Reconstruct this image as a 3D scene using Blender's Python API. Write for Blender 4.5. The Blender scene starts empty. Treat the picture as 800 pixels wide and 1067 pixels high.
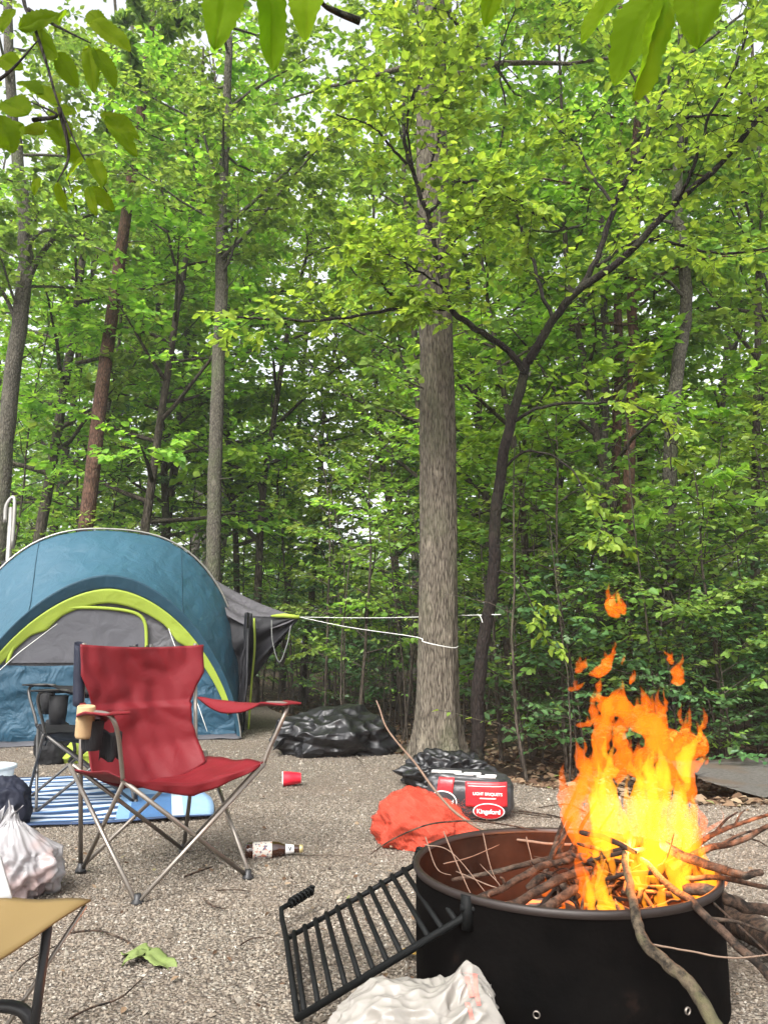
import bpy, bmesh, math, random
import numpy as np
from mathutils import Vector, Matrix, noise, Quaternion

random.seed(11); RNG = np.random.default_rng(11)
PI = math.pi
scene = bpy.context.scene
COL = scene.collection

# ------------------------------------------------------------------ camera geometry
CAMZ = 0.9
TH = math.atan((675 - 533.5) / 800)
CT, ST = math.cos(TH), math.sin(TH)
def ray(px, py):
    x = (px - 400) / 800; y = (533.5 - py) / 800
    return Vector((x, CT - y * ST, ST + y * CT))
def G(px, py, z=0.0):
    v = ray(px, py); t = (z - CAMZ) / v.z
    return Vector((v.x * t, v.y * t, z))
def P(px, py, Y):
    v = ray(px, py); t = Y / v.y
    return Vector((v.x * t, Y, CAMZ + v.z * t))

# ------------------------------------------------------------------ object helpers
def tag(o, label=None, cat=None, group=None, kind=None):
    if label: o['label'] = label
    if cat: o['category'] = cat
    if group: o['group'] = group
    if kind: o['kind'] = kind
    return o
def empty(name, loc=(0, 0, 0), rz=0.0, label=None, cat=None, group=None):
    o = bpy.data.objects.new(name, None); COL.objects.link(o)
    o.empty_display_size = 0.1
    o.location = loc; o.rotation_euler = (0, 0, rz)
    return tag(o, label, cat, group)
def mesh_np(name, V, F, mat=None, parent=None, smooth=True, off=None):
    """V (n,3) array, F (m,k) index array or list of lists"""
    me = bpy.data.meshes.new(name)
    V = np.asarray(V, dtype=np.float32)
    if off is not None: V = V - np.asarray(off, dtype=np.float32)
    if isinstance(F, np.ndarray):
        k = F.shape[1]; n = F.shape[0]
        me.vertices.add(len(V)); me.vertices.foreach_set('co', V.ravel())
        me.loops.add(n * k); me.loops.foreach_set('vertex_index', F.astype(np.int32).ravel())
        me.polygons.add(n)
        me.polygons.foreach_set('loop_start', np.arange(0, n * k, k, dtype=np.int32))
        me.update(calc_edges=True)
    else:
        me.from_pydata([tuple(v) for v in V.tolist()], [], F); me.update()
    me.polygons.foreach_set('use_smooth', [smooth] * len(me.polygons))
    if mat: me.materials.append(mat)
    o = bpy.data.objects.new(name, me); COL.objects.link(o)
    if parent: o.parent = parent
    if off is not None: o.location = off
    return o

class MB:
    def __init__(s): s.V = []; s.F = []
    def add(s, V, F):
        b = len(s.V); s.V += [tuple(v) for v in V]; s.F += [[i + b for i in f] for f in F]; return s
    def tube(s, pts, rad, n=8, cap=True):
        pts = [Vector(p) for p in pts]
        if not hasattr(rad, '__len__'): rad = [rad] * len(pts)
        T = []
        for i in range(len(pts)):
            a = pts[max(0, i - 1)]; b = pts[min(len(pts) - 1, i + 1)]
            d = (b - a); T.append(d.normalized() if d.length > 1e-9 else Vector((0, 0, 1)))
        ref = Vector((0, 0, 1)) if abs(T[0].z) < 0.9 else Vector((1, 0, 0))
        N = T[0].cross(ref).normalized()
        V = []; F = []
        for i, p in enumerate(pts):
            if i:
                N = N - T[i] * N.dot(T[i])
                N = N.normalized() if N.length > 1e-6 else T[i].orthogonal().normalized()
            B = T[i].cross(N)
            for k in range(n):
                a = 2 * PI * k / n
                V.append(p + (N * math.cos(a) + B * math.sin(a)) * rad[i])
        for i in range(len(pts) - 1):
            for k in range(n):
                k2 = (k + 1) % n
                F.append([i * n + k, i * n + k2, (i + 1) * n + k2, (i + 1) * n + k])
        if cap:
            F.append([k for k in range(n)][::-1]); F.append([(len(pts) - 1) * n + k for k in range(n)])
        return s.add(V, F)
    def box(s, c, d, rz=0.0, rx=0.0, ry=0.0):
        M = Matrix.Rotation(rz, 3, 'Z') @ Matrix.Rotation(ry, 3, 'Y') @ Matrix.Rotation(rx, 3, 'X')
        V = []
        for x in (-1, 1):
            for y in (-1, 1):
                for z in (-1, 1):
                    V.append(Vector(c) + M @ Vector((x * d[0] / 2, y * d[1] / 2, z * d[2] / 2)))
        F = [[0, 1, 3, 2], [4, 6, 7, 5], [0, 4, 5, 1], [2, 3, 7, 6], [0, 2, 6, 4], [1, 5, 7, 3]]
        return s.add(V, F)
    def lathe(s, prof, n=32, M=None, closed=False):
        V = []; F = []
        for (r, z) in prof:
            for k in range(n):
                a = 2 * PI * k / n
                v = Vector((r * math.cos(a), r * math.sin(a), z)); V.append(M @ v if M else v)
        m = len(prof)
        for i in range(m - 1 if not closed else m):
            j = (i + 1) % m
            for k in range(n):
                k2 = (k + 1) % n
                F.append([i * n + k, i * n + k2, j * n + k2, j * n + k])
        return s.add(V, F)
    def sheet(s, fn, nu, nv, thick=0.0, nrm=None):
        """grid surface fn(i/nu, j/nv)->Vector, optional thickness along nrm"""
        V = [fn(i / nu, j / nv) for j in range(nv + 1) for i in range(nu + 1)]
        W = nu + 1
        F = [[j * W + i, j * W + i + 1, (j + 1) * W + i + 1, (j + 1) * W + i] for j in range(nv) for i in range(nu)]
        if thick:
            nrm = Vector(nrm).normalized() * thick
            n0 = len(V); V2 = [v - nrm for v in V]
            F2 = [[q + n0 for q in f[::-1]] for f in F]
            ed = [(i, i + 1) for i in range(nu)] + [(nv * W + i + 1, nv * W + i) for i in range(nu)]
            ed += [((j + 1) * W, j * W) for j in range(nv)] + [(j * W + nu, (j + 1) * W + nu) for j in range(nv)]
            F3 = [[a, a + n0, b + n0, b] for a, b in ed]
            V += V2; F += F2 + F3
        return s.add(V, F)
    def build(s, name, mat, parent=None, smooth=True, off=None, fix=False):
        o = mesh_np(name, s.V, s.F, mat, parent, smooth, off)
        if fix:
            bm = bmesh.new(); bm.from_mesh(o.data); bmesh.ops.recalc_face_normals(bm, faces=bm.faces)
            if bm.calc_volume(signed=True) < 0: bmesh.ops.reverse_faces(bm, faces=bm.faces)
            bm.to_mesh(o.data); bm.free()
        return o

def auto_smooth(o, deg=40):
    me = o.data
    bm = bmesh.new(); bm.from_mesh(me)
    for e in bm.edges:
        e.smooth = not (len(e.link_faces) == 2 and e.calc_face_angle(0) > math.radians(deg))
    bm.to_mesh(me); bm.free(); return o

def spline(pts, n=6):
    """Catmull-Rom through points, returns list of Vectors (or floats tuple)"""
    pts = [Vector(p) for p in pts]
    if len(pts) < 3: n2 = n; return [pts[0].lerp(pts[-1], i / n2) for i in range(n2 + 1)]
    Q = [pts[0] * 2 - pts[1]] + pts + [pts[-1] * 2 - pts[-2]]
    out = []
    for i in range(1, len(Q) - 2):
        for k in range(n):
            t = k / n
            out.append(0.5 * ((2 * Q[i]) + (Q[i + 1] - Q[i - 1]) * t + (2 * Q[i - 1] - 5 * Q[i] + 4 * Q[i + 1] - Q[i + 2]) * t * t + (3 * Q[i] - Q[i - 1] - 3 * Q[i + 1] + Q[i + 2]) * t ** 3))
    out.append(pts[-1].copy()); return out
def lerp_list(a, n):
    return [float(np.interp(i / (n - 1), np.linspace(0, 1, len(a)), a)) for i in range(n)]

# ------------------------------------------------------------------ materials
class NT:
    def __init__(s, name):
        s.m = bpy.data.materials.new(name); s.m.use_nodes = True
        s.t = s.m.node_tree; s.t.nodes.clear()
        s.out = s.n('ShaderNodeOutputMaterial')
    def n(s, typ, **kw):
        nd = s.t.nodes.new(typ)
        for k, v in kw.items():
            if hasattr(nd, k) and k not in ('inputs',): setattr(nd, k, v)
        return nd
    def l(s, a, b): s.t.links.new(a, b)
    def tc(s, which='Object', scale=(1, 1, 1)):
        t = s.n('ShaderNodeTexCoord'); mp = s.n('ShaderNodeMapping'); mp.inputs['Scale'].default_value = scale
        s.l(t.outputs[which], mp.inputs['Vector']); return mp.outputs['Vector']
    def noise(s, vec, scale, detail=4, rough=0.55, dist=0.0):
        n = s.n('ShaderNodeTexNoise'); n.inputs['Scale'].default_value = scale; n.inputs['Detail'].default_value = detail
        n.inputs['Roughness'].default_value = rough; n.inputs['Distortion'].default_value = dist
        if vec: s.l(vec, n.inputs['Vector'])
        return n.outputs['Fac']
    def ramp(s, fac, stops, interp='LINEAR'):
        r = s.n('ShaderNodeValToRGB'); r.color_ramp.interpolation = interp
        e = r.color_ramp.elements
        while len(e) < len(stops): e.new(0.5)
        for q, (p, c) in zip(e, stops):
            q.position = p; q.color = (*c, 1) if len(c) == 3 else c
        s.l(fac, r.inputs['Fac']); return r.outputs['Color']
    def mix(s, fac, a, b, mode='MIX'):
        m = s.n('ShaderNodeMix'); m.data_type = 'RGBA'; m.blend_type = mode
        for sock, v in ((m.inputs[0], fac), (m.inputs[6], a), (m.inputs[7], b)):
            if isinstance(v, (int, float)): sock.default_value = v
            elif isinstance(v, tuple): sock.default_value = (*v, 1) if len(v) == 3 else v
            else: s.l(v, sock)
        return m.outputs[2]
    def math(s, op, a, b=None):
        m = s.n('ShaderNodeMath'); m.operation = op
        for sock, v in ((m.inputs[0], a), (m.inputs[1], b)):
            if v is None: continue
            if isinstance(v, (int, float)): sock.default_value = v
            else: s.l(v, sock)
        return m.outputs[0]
    def bump(s, h, strength=0.3, dist=0.01):
        b = s.n('ShaderNodeBump'); b.inputs['Strength'].default_value = strength; b.inputs['Distance'].default_value = dist
        s.l(h, b.inputs['Height']); return b.outputs['Normal']
    def pbsdf(s, color, rough=0.6, metal=0.0, spec=0.5, normal=None, alpha=None, **kw):
        p = s.n('ShaderNodeBsdfPrincipled')
        for k, v in (('Base Color', color), ('Roughness', rough), ('Metallic', metal), ('Specular IOR Level', spec), ('Normal', normal), ('Alpha', alpha)) + tuple(kw.items()):
            if v is None: continue
            sk = p.inputs[k]
            if isinstance(v, (int, float)): sk.default_value = v
            elif isinstance(v, tuple): sk.default_value = (*v, 1) if len(v) == 3 else v
            else: s.l(v, sk)
        return p.outputs['BSDF']
    def fin(s, sh, vol=False):
        s.l(sh, s.out.inputs['Volume' if vol else 'Surface']); return s.m

def cloth(name, col, rough=0.75, wr=8.0, strength=0.5, dist=0.02, transl=0.15, spec=0.3, var=0.2, weave=900):
    k = NT(name); v = k.tc()
    n1 = k.noise(v, wr, 3, 0.5, 0.6); n2 = k.noise(v, weave, 1)
    dark = tuple(c * (1 - var) for c in col); lite = tuple(min(1, c * (1 + var)) for c in col)
    c = k.mix(k.noise(v, 2.5, 5, 0.6), dark, lite)
    h = k.math('ADD', n1, k.math('MULTIPLY', n2, 0.02))
    b = k.bump(h, strength, dist)
    p = k.pbsdf(c, rough, 0, spec, b)
    if transl:
        t = k.n('ShaderNodeBsdfTranslucent'); k.l(c, t.inputs['Color']); k.l(b, t.inputs['Normal'])
        mx = k.n('ShaderNodeMixShader'); mx.inputs[0].default_value = transl
        k.l(p, mx.inputs[1]); k.l(t.outputs[0], mx.inputs[2]); return k.fin(mx.outputs[0])
    return k.fin(p)
def plain(name, col, rough=0.5, metal=0.0, spec=0.5, nscale=30, var=0.25, bstr=0.15, bdist=0.002):
    k = NT(name); v = k.tc(); n = k.noise(v, nscale, 5, 0.6)
    c = k.mix(n, tuple(x * (1 - var) for x in col), tuple(min(1, x * (1 + var)) for x in col))
    rr = k.math('ADD', k.math('MULTIPLY', n, 0.25), rough - 0.12)
    return k.fin(k.pbsdf(c, rr, metal, spec, k.bump(n, bstr, bdist)))

def leaf_mat(name, stops, transl=0.45, rough=0.45, spec=0.35, tint=(1.3, 1.25, 0.7)):
    k = NT(name)
    g = k.n('ShaderNodeNewGeometry'); oi = k.n('ShaderNodeObjectInfo')
    c = k.ramp(g.outputs['Random Per Island'], stops)
    hs = k.n('ShaderNodeHueSaturation')
    k.l(k.math('ADD', k.math('MULTIPLY', oi.outputs['Random'], 0.03), 0.487), hs.inputs['Hue'])
    k.l(k.math('ADD', k.math('MULTIPLY', oi.outputs['Random'], 0.35), 0.82), hs.inputs['Value'])
    k.l(c, hs.inputs['Color']); c = hs.outputs['Color']
    v = k.tc('Object'); nz = k.noise(v, 60, 2)
    b = k.bump(nz, 0.25, 0.004)
    p = k.pbsdf(c, rough, 0, spec, b)
    t = k.n('ShaderNodeBsdfTranslucent'); k.l(k.mix(1.0, c, tint, 'MULTIPLY'), t.inputs['Color'])
    mx = k.n('ShaderNodeMixShader'); mx.inputs[0].default_value = transl
    k.l(p, mx.inputs[1]); k.l(t.outputs[0], mx.inputs[2]); return k.fin(mx.outputs[0])
def bark_mat(name, c1, c2, sc=30, stretch=0.18, moss=0.0, bs=0.8, bd=0.02):
    k = NT(name); v = k.tc('Object', (1, 1, stretch))
    n1 = k.noise(v, sc, 6, 0.65, 0.3)
    vo = k.n('ShaderNodeTexVoronoi'); vo.feature = 'DISTANCE_TO_EDGE'; vo.inputs['Scale'].default_value = sc * 0.9
    k.l(v, vo.inputs['Vector'])
    h = k.math('ADD', n1, k.math('MULTIPLY', k.math('MINIMUM', vo.outputs['Distance'], 0.3), 1.5))
    c = k.ramp(h, [(0.45, c1), (0.85, c2)])
    v2 = k.tc('Object', (1, 1, 0.6)); big = k.noise(v2, 3.0, 4, 0.6)
    c = k.mix(k.math('MULTIPLY', k.ramp(big, [(0.5, (0, 0, 0)), (0.66, (1, 1, 1))]), moss), c, (0.09, 0.11, 0.05))
    c = k.mix(k.ramp(k.noise(v2, 9.0, 3), [(0.6, (0, 0, 0)), (0.7, (0.35, 0.35, 0.35))]), c, tuple(x * 1.9 for x in c2))
    return k.fin(k.pbsdf(c, 0.9, 0, 0.2, k.bump(h, bs, bd)))

M = {}
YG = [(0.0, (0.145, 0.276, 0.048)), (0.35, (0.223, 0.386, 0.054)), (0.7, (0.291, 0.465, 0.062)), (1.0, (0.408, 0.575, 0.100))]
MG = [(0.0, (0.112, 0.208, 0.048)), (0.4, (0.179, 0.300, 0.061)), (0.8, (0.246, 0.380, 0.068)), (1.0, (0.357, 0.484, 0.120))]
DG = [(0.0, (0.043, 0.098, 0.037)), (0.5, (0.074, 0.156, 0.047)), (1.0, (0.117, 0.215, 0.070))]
M['leaf_bright'] = leaf_mat('leaf_bright', YG, 0.58)
M['leaf_mid'] = leaf_mat('leaf_mid', MG, 0.52)
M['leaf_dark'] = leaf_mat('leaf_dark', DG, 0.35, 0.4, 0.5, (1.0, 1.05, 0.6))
M['leaf_near'] = leaf_mat('leaf_near', [(0, (0.105, 0.21, 0.006)), (1, (0.155, 0.27, 0.010))], 0.75, .7, .05)
M['bark_grey'] = bark_mat('bark_grey', (0.035, 0.028, 0.021), (0.15, 0.13, 0.10), 75, 0.13, 0.25, 1.0, 0.012)
M['bark_dark'] = bark_mat('bark_dark', (0.005, 0.004, 0.0035), (0.024, 0.018, 0.015), 60, 0.3, 0.15, 1.0, 0.012)
M['bark_pale'] = bark_mat('bark_pale', (0.035, 0.031, 0.025), (0.11, 0.10, 0.078), 50, 0.4, 0.5)
M['bark_red'] = bark_mat('bark_red', (0.035, 0.020, 0.015), (0.12, 0.065, 0.045), 40, 0.35, 0.1)
M['bark_sapling'] = bark_mat('bark_sapling', (0.02, 0.016, 0.012), (0.08, 0.065, 0.05), 40, 0.3, 0.3)

# ------------------------------------------------------------------ foliage generator
UP = Vector((0, 0, 1))
class Tree:
    def __init__(s, seed, leaf=0.075, droop=0.25, njit=0.45):
        s.r = random.Random(seed); s.wood = MB(); s.L = []; s.leaf = leaf; s.droop = droop; s.njit = njit
    def poly(s, p0, d, L, r0, r1, wob=0.12, rise=0.0, step=0.18, n=5):
        k = max(3, int(L / step)); pts = [Vector(p0)]; d = Vector(d).normalized()
        for i in range(k):
            d = (d + Vector((s.r.gauss(0, wob), s.r.gauss(0, wob), s.r.gauss(0, wob) + rise))).normalized()
            pts.append(pts[-1] + d * (L / k))
        rr = [r0 + (r1 - r0) * i / k for i in range(k + 1)]
        s.wood.tube(pts, rr, n, cap=False)
        return pts
    def at(s, pts, t):
        f = t * (len(pts) - 1); i = min(int(f), len(pts) - 2)
        return pts[i].lerp(pts[i + 1], f - i), (pts[i + 1] - pts[i]).normalized()
    def side(s, d, sg, ang):
        lat = d.cross(UP)
        lat = lat.normalized() if lat.length > 0.15 else Vector((s.r.gauss(0, 1), s.r.gauss(0, 1), 0)).normalized()
        return (d * math.cos(ang) + lat * sg * math.sin(ang)).normalized()
    def leaves(s, pts, n, t0=0.1):
        for i in range(n):
            t = t0 + (1 - t0) * (i + s.r.random() * 0.6) / n
            p, d = s.at(pts, min(t, 1)); sg = 1 if i % 2 else -1
            ld = s.side(d, sg, s.r.uniform(0.5, 1.2)) if i < n - 1 else d
            ld = (ld + Vector((s.r.gauss(0, .2), s.r.gauss(0, .2), -s.droop + s.r.gauss(0, .22)))).normalized()
            nr = Vector((s.r.gauss(0, s.njit), s.r.gauss(0, s.njit), 1))
            s.L.append((p, ld, nr, s.leaf * s.r.uniform(0.55, 1.25)))
    def twigs(s, pts, n, L, nl, t0=0.15, r=0.0022, sub=0):
        for i in range(n):
            t = t0 + (1 - t0) * (i + 0.5 * s.r.random()) / n
            p, d = s.at(pts, min(t, 1))
            dd = s.side(d, 1 if i % 2 else -1, s.r.uniform(0.55, 1.1)); dd.z += s.r.gauss(0, 0.15)
            LL = L * s.r.uniform(0.55, 1.15) * (1.1 - 0.5 * t)
            q = s.poly(p, dd, LL, r, r * 0.4, 0.12, -0.01, 0.12, 3)
            s.leaves(q, nl)
            if sub: s.twigs(q, sub, LL * 0.6, max(4, nl - 2), 0.2, r * 0.7)
        s.leaves(pts, nl, 0.55)
    def leaf_arrays(s):
        pos = np.array([tuple(a[0]) for a in s.L]); d = np.array([tuple(a[1]) for a in s.L])
        nr = np.array([tuple(a[2]) for a in s.L]); sz = np.array([a[3] for a in s.L])
        return pos, d, nr, sz
def leaf_mesh(pos, d, nr, sz, seed=0, width=0.36):
    rg = np.random.default_rng(seed)
    N = len(pos)
    d = d / np.linalg.norm(d, axis=1, keepdims=True)
    sd = np.cross(d, nr); sd /= (np.linalg.norm(sd, axis=1, keepdims=True) + 1e-9)
    n = np.cross(sd, d)
    fold = rg.uniform(0.02, 0.16, (N, 1)); bend = rg.uniform(-0.05, 0.22, (N, 1))
    w = width * rg.uniform(0.85, 1.2, (N, 1)); S = sz[:, None]
    def pt(a, b, c): return pos + S * (d * a + sd * b + n * c)
    V = np.stack([pt(0.0, 0, 0), pt(0.32, w, fold), pt(0.72, w * 0.72, fold * 0.7 - bend * 0.5), pt(1.05, 0, -bend),
                  pt(0.72, -w * 0.72, fold * 0.7 - bend * 0.5), pt(0.32, -w, fold)], axis=1).reshape(-1, 3)
    b = (np.arange(N) * 6)[:, None]
    F = np.concatenate([b + np.array([[0, 1, 2, 3]]), b + np.array([[0, 3, 4, 5]])], axis=1).reshape(-1, 4)
    return V, F
def finish_tree(t, name, leafm, barkm, loc, label, cat='tree', group=None, rz=0.0, origin=(0, 0, 0), wpart='trunk', cpart='crown'):
    e = empty(name, loc, rz, label, cat, group)
    o = t.wood.build(wpart, barkm, e)
    if t.L:
        V, F = leaf_mesh(*t.leaf_arrays(), seed=len(t.L))
        mesh_np(cpart, V, F, leafm, e, smooth=False)
    return e
def dup(root, loc, rz=0.0, sc=(1, 1, 1), label=None, group=None):
    r = root.copy(); COL.objects.link(r); r.location = loc; r.rotation_euler = (0, 0, rz); r.scale = sc
    if label: r['label'] = label
    if group: r['group'] = group
    for ch in list(root.children):
        c = ch.copy(); COL.objects.link(c); c.parent = r
        for g in list(ch.children):
            q = g.copy(); COL.objects.link(q); q.parent = c
    return r

def sapling(seed, H, spread, nb, leaf=0.075, z0=1.0, lean=0.08, r0=0.022, ntw=8, nl=9):
    t = Tree(seed, leaf)
    tr = t.poly((0, 0, -0.1), (t.r.gauss(0, lean), t.r.gauss(0, lean), 1), H, r0, 0.006, 0.05, 0.03, 0.35, 7)
    az = t.r.uniform(0, 6)
    for i in range(nb):
        f = (z0 + (H - z0) * (i + 0.3) / nb) / H
        p, d = t.at(tr, min(f, 0.99)); az += 2.4 + t.r.gauss(0, .4)
        up = t.r.uniform(0.05, 0.5) + 0.4 * f
        L = spread * t.r.uniform(0.6, 1.1) * math.sin(PI * min(0.96, 0.25 + 0.7 * (f - z0 / H) / (1 - z0 / H + 1e-6)))
        L = max(L, 0.3)
        br = t.poly(p, (math.cos(az), math.sin(az), up), L, 0.009, 0.003, 0.10, -0.02, 0.2, 4)
        t.twigs(br, max(4, int(ntw * L / spread + 2)), 0.5, nl)
    return t
def tall_tree(seed, H, z0, spread, nb, r0, leaf=0.10, crook=0.05):
    t = Tree(seed, leaf, njit=0.55)
    tr = t.poly((0, 0, -0.15), (t.r.gauss(0, .04), t.r.gauss(0, .04), 1), H, r0, r0 * 0.2, crook, 0.03, 0.7, 10)
    az = 0
    for i in range(nb):
        f = (z0 + (H - z0) * (i + 0.4) / nb) / H
        p, d = t.at(tr, min(f, 0.99)); az += 2.4 + t.r.gauss(0, .4)
        g = (f - z0 / H) / (1 - z0 / H)
        L = spread * t.r.uniform(0.6, 1.1) * (1.0 - 0.55 * g)
        br = t.poly(p, (math.cos(az), math.sin(az), t.r.uniform(0.2, 0.7)), L, 0.03 * (1.2 - g), 0.006, 0.13, 0.02, 0.3, 5)
        t.twigs(br, int(5 + 2.4 * L), 1.0, 9, 0.2, 0.004, sub=2)
    return t
def pine_tree(seed, H, z0, r0):
    t = Tree(seed, 0.05)
    tr = t.poly((0, 0, -0.1), (0.03, 0, 1), H, r0, r0 * 0.3, 0.015, 0.02, 0.8, 10)
    for i in range(14):   # dead stubs
        p, d = t.at(tr, t.r.uniform(0.2, 0.6)); a = t.r.uniform(0, 6.3)
        t.poly(p, (math.cos(a), math.sin(a), 0.1), t.r.uniform(0.2, 0.9), 0.012, 0.003, 0.12, 0, 0.15, 4)
    for i in range(26):
        f = (z0 + (H - z0) * i / 26) / H
        p, d = t.at(tr, min(f, .99)); a = i * 2.4
        br = t.poly(p, (math.cos(a), math.sin(a), 0.25), 1.7 * (1.15 - f), 0.02, 0.004, 0.12, 0.02, 0.25, 4)
        for q in range(12):
            p2, d2 = t.at(br, t.r.uniform(0.25, 1))
            for m in range(16):
                dv = Vector((t.r.gauss(0, 1), t.r.gauss(0, 1), t.r.gauss(0, .8) + .3)).normalized()
                t.L.append((p2, dv, Vector((t.r.gauss(0, 1), t.r.gauss(0, 1), .3)), 0.16))
    return t
# ------------------------------------------------------------------ camera, world, sun
cam = bpy.data.cameras.new('camera'); co = bpy.data.objects.new('camera', cam); COL.objects.link(co)
co.location = (0, 0, CAMZ); co.rotation_euler = (PI / 2 + TH, 0, 0)
cam.sensor_fit = 'VERTICAL'; cam.sensor_height = 36; cam.lens = 36 * 800 / 1067.0
cam.clip_start = 0.02; cam.clip_end = 2000
scene.camera = co
w = bpy.data.worlds.new('World'); scene.world = w; w.use_nodes = True
nt = w.node_tree; bg = nt.nodes['Background']
sky = nt.nodes.new('ShaderNodeTexSky'); sky.sky_type = 'NISHITA'; sky.sun_disc = False
SUN_EL, SUN_AZ = math.radians(46), math.radians(205)
sky.sun_elevation = SUN_EL; sky.sun_rotation = SUN_AZ; sky.air_density = 1.2; sky.dust_density = 5.0; sky.ozone_density = 1.0
hs = nt.nodes.new('ShaderNodeHueSaturation'); hs.inputs['Saturation'].default_value = 0.18
nt.links.new(sky.outputs[0], hs.inputs['Color']); nt.links.new(hs.outputs[0], bg.inputs['Color'])
bg.inputs['Strength'].default_value = 0.15
sl = bpy.data.lights.new('sun', 'SUN'); sl.energy = 1.5; sl.angle = math.radians(25); sl.color = (1.0, 0.97, 0.92)
so = bpy.data.objects.new('sun', sl); COL.objects.link(so)
sd = Vector((math.sin(SUN_AZ) * math.cos(SUN_EL), math.cos(SUN_AZ) * math.cos(SUN_EL), math.sin(SUN_EL)))
so.rotation_euler = sd.to_track_quat('Z', 'Y').to_euler(); so.location = (0, 0, 20)
scene.view_settings.view_transform = 'Standard'; scene.view_settings.look = 'None'
scene.view_settings.exposure = 1.58; scene.view_settings.gamma = 1.0
cy = scene.cycles
cy.max_bounces = 9; cy.diffuse_bounces = 5; cy.glossy_bounces = 2; cy.transmission_bounces = 4; cy.transparent_max_bounces = 8
cy.volume_bounces = 0; cy.use_denoising = True; cy.sample_clamp_indirect = 6.0; cy.caustics_reflective = False; cy.caustics_refractive = False

# ------------------------------------------------------------------ ground
def pad_edge_z(x, y):
    return 0.0
# forest floor: one sheet to the horizon, slightly lower than the gravel pad
EDGE = [(-30, 17.5), (-5, 17.0), (-2.9, 15.8), (-2.1, 13.2), (-1.35, 10.8), (-0.75, 8.9), (-0.25, 7.6), (0.1, 6.85), (0.35, 6.3), (0.62, 5.75), (0.95, 5.3), (1.35, 4.95), (1.9, 4.7), (2.6, 4.5), (4.5, 4.3), (30, 4.2)]
EX = np.array([e[0] for e in EDGE]); EY = np.array([e[1] for e in EDGE])
def edge_y(x): return np.interp(x, EX, EY) + 0.05 * np.sin(x * 9) + 0.03 * np.sin(x * 23 + 1)
def axis(a, b, near, far, n1, n2):
    return None
def grid_axis(lo, hi, fine_lo, fine_hi, step):
    a = list(np.arange(fine_lo, fine_hi + 1e-6, step)); s = step; x = fine_hi
    while x < hi: s *= 1.25; x += s; a.append(min(x, hi))
    s = step; x = fine_lo
    while x > lo: s *= 1.25; x -= s; a.insert(0, max(x, lo))
    return np.array(a)
gx = grid_axis(-300, 300, -8, 8, 0.12); gy = grid_axis(-120, 400, 0, 20, 0.12)
XX, YY = np.meshgrid(gx, gy)
d_out = YY - edge_y(XX)
def sm(x): x = np.clip(x, 0, 1); return x * x * (3 - 2 * x)
def floor_z(X, Y):
    d = Y - edge_y(X)
    z = -0.03 - 0.22 * sm(d / 1.2)
    z = z + 0.04 * np.sin(X * 1.7 + Y * .9) * sm(d) + 0.03 * np.sin(X * 3.9 - Y * 2.7) * sm(d) + 0.015 * np.sin(X * 11 + Y * 7) * sm(d)
    z = z + 0.9 * sm((Y - 18) / 60) * (np.abs(Y) < 4000)
    return z
ZZ = floor_z(XX, YY)
V = np.stack([XX, YY, ZZ], -1).reshape(-1, 3); nx, ny = len(gx), len(gy)
i, j = np.meshgrid(np.arange(nx - 1), np.arange(ny - 1)); a = (j * nx + i).ravel()
F = np.stack([a, a + 1, a + 1 + nx, a + nx], 1)
k = NT('forest_floor'); v = k.tc('Object')
c = k.ramp(k.noise(v, 14, 6, 0.7, 0.4), [(0.3, (0.020, 0.014, 0.010)), (0.5, (0.055, 0.038, 0.026)), (0.7, (0.10, 0.072, 0.05)), (0.85, (0.14, 0.11, 0.08))])
c = k.mix(k.ramp(k.noise(v, 0.9, 4), [(0.5, (0, 0, 0)), (0.7, (1, 1, 1))]), c, (0.045, 0.05, 0.022))
M['floor'] = k.fin(k.pbsdf(c, 0.95, 0, 0.15, k.bump(k.noise(v, 30, 6, 0.7), 1.0, 0.03)))
tag(mesh_np('forest_floor', V, F, M['floor']), kind='structure')

# gravel pad sheet
PALETTE = [(0.0, (0.098, 0.076, 0.056)), (0.22, (0.170, 0.141, 0.110)), (0.45, (0.242, 0.208, 0.167)), (0.65, (0.188, 0.152, 0.113)), (0.8, (0.313, 0.282, 0.233)), (0.93, (0.062, 0.050, 0.038)), (1.0, (0.449, 0.416, 0.359))]
k = NT('gravel'); v = k.tc('Object')
vo = k.n('ShaderNodeTexVoronoi'); vo.inputs['Scale'].default_value = 90; k.l(v, vo.inputs['Vector'])
sep = k.n('ShaderNodeSeparateColor'); k.l(vo.outputs['Color'], sep.inputs[0])
c = k.ramp(sep.outputs[0], PALETTE)
c = k.mix(k.math('MULTIPLY', k.ramp(vo.outputs['Distance'], [(0.3, (0, 0, 0)), (0.75, (1, 1, 1))]), 0.75), c, (0.07, 0.055, 0.045))
c = k.mix(k.ramp(k.noise(v, 1.3, 5, 0.6), [(0.45, (0, 0, 0)), (0.75, (0.55, 0.55, 0.55))]), c, (0.16, 0.12, 0.09))
hh = k.math('SUBTRACT', 1.0, vo.outputs['Distance'])
M['gravel'] = k.fin(k.pbsdf(c, 0.9, 0, 0.25, k.bump(hh, 1.0, 0.012)))
xs = np.concatenate([np.array([-30, -20, -12, -8]), np.arange(-6, 5.01, 0.08), np.array([7, 12, 30])])
nv = 90
V = []; 
for q in range(nv + 1):
    f = (q / nv)
    for x in xs:
        ye = float(edge_y(x)); y = -6 + (ye + 6) * (1 - (1 - f) ** 1.5)
        z = 0.006 * math.sin(x * 5 + y * 3) * math.sin(y * 4.1)
        if q == nv: z = float(floor_z(np.array(x), np.array(ye))) - 0.03; y = ye + 0.04
        V.append((x, y, z))
nx = len(xs); i, j = np.meshgrid(np.arange(nx - 1), np.arange(nv)); a = (j * nx + i).ravel()
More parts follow.
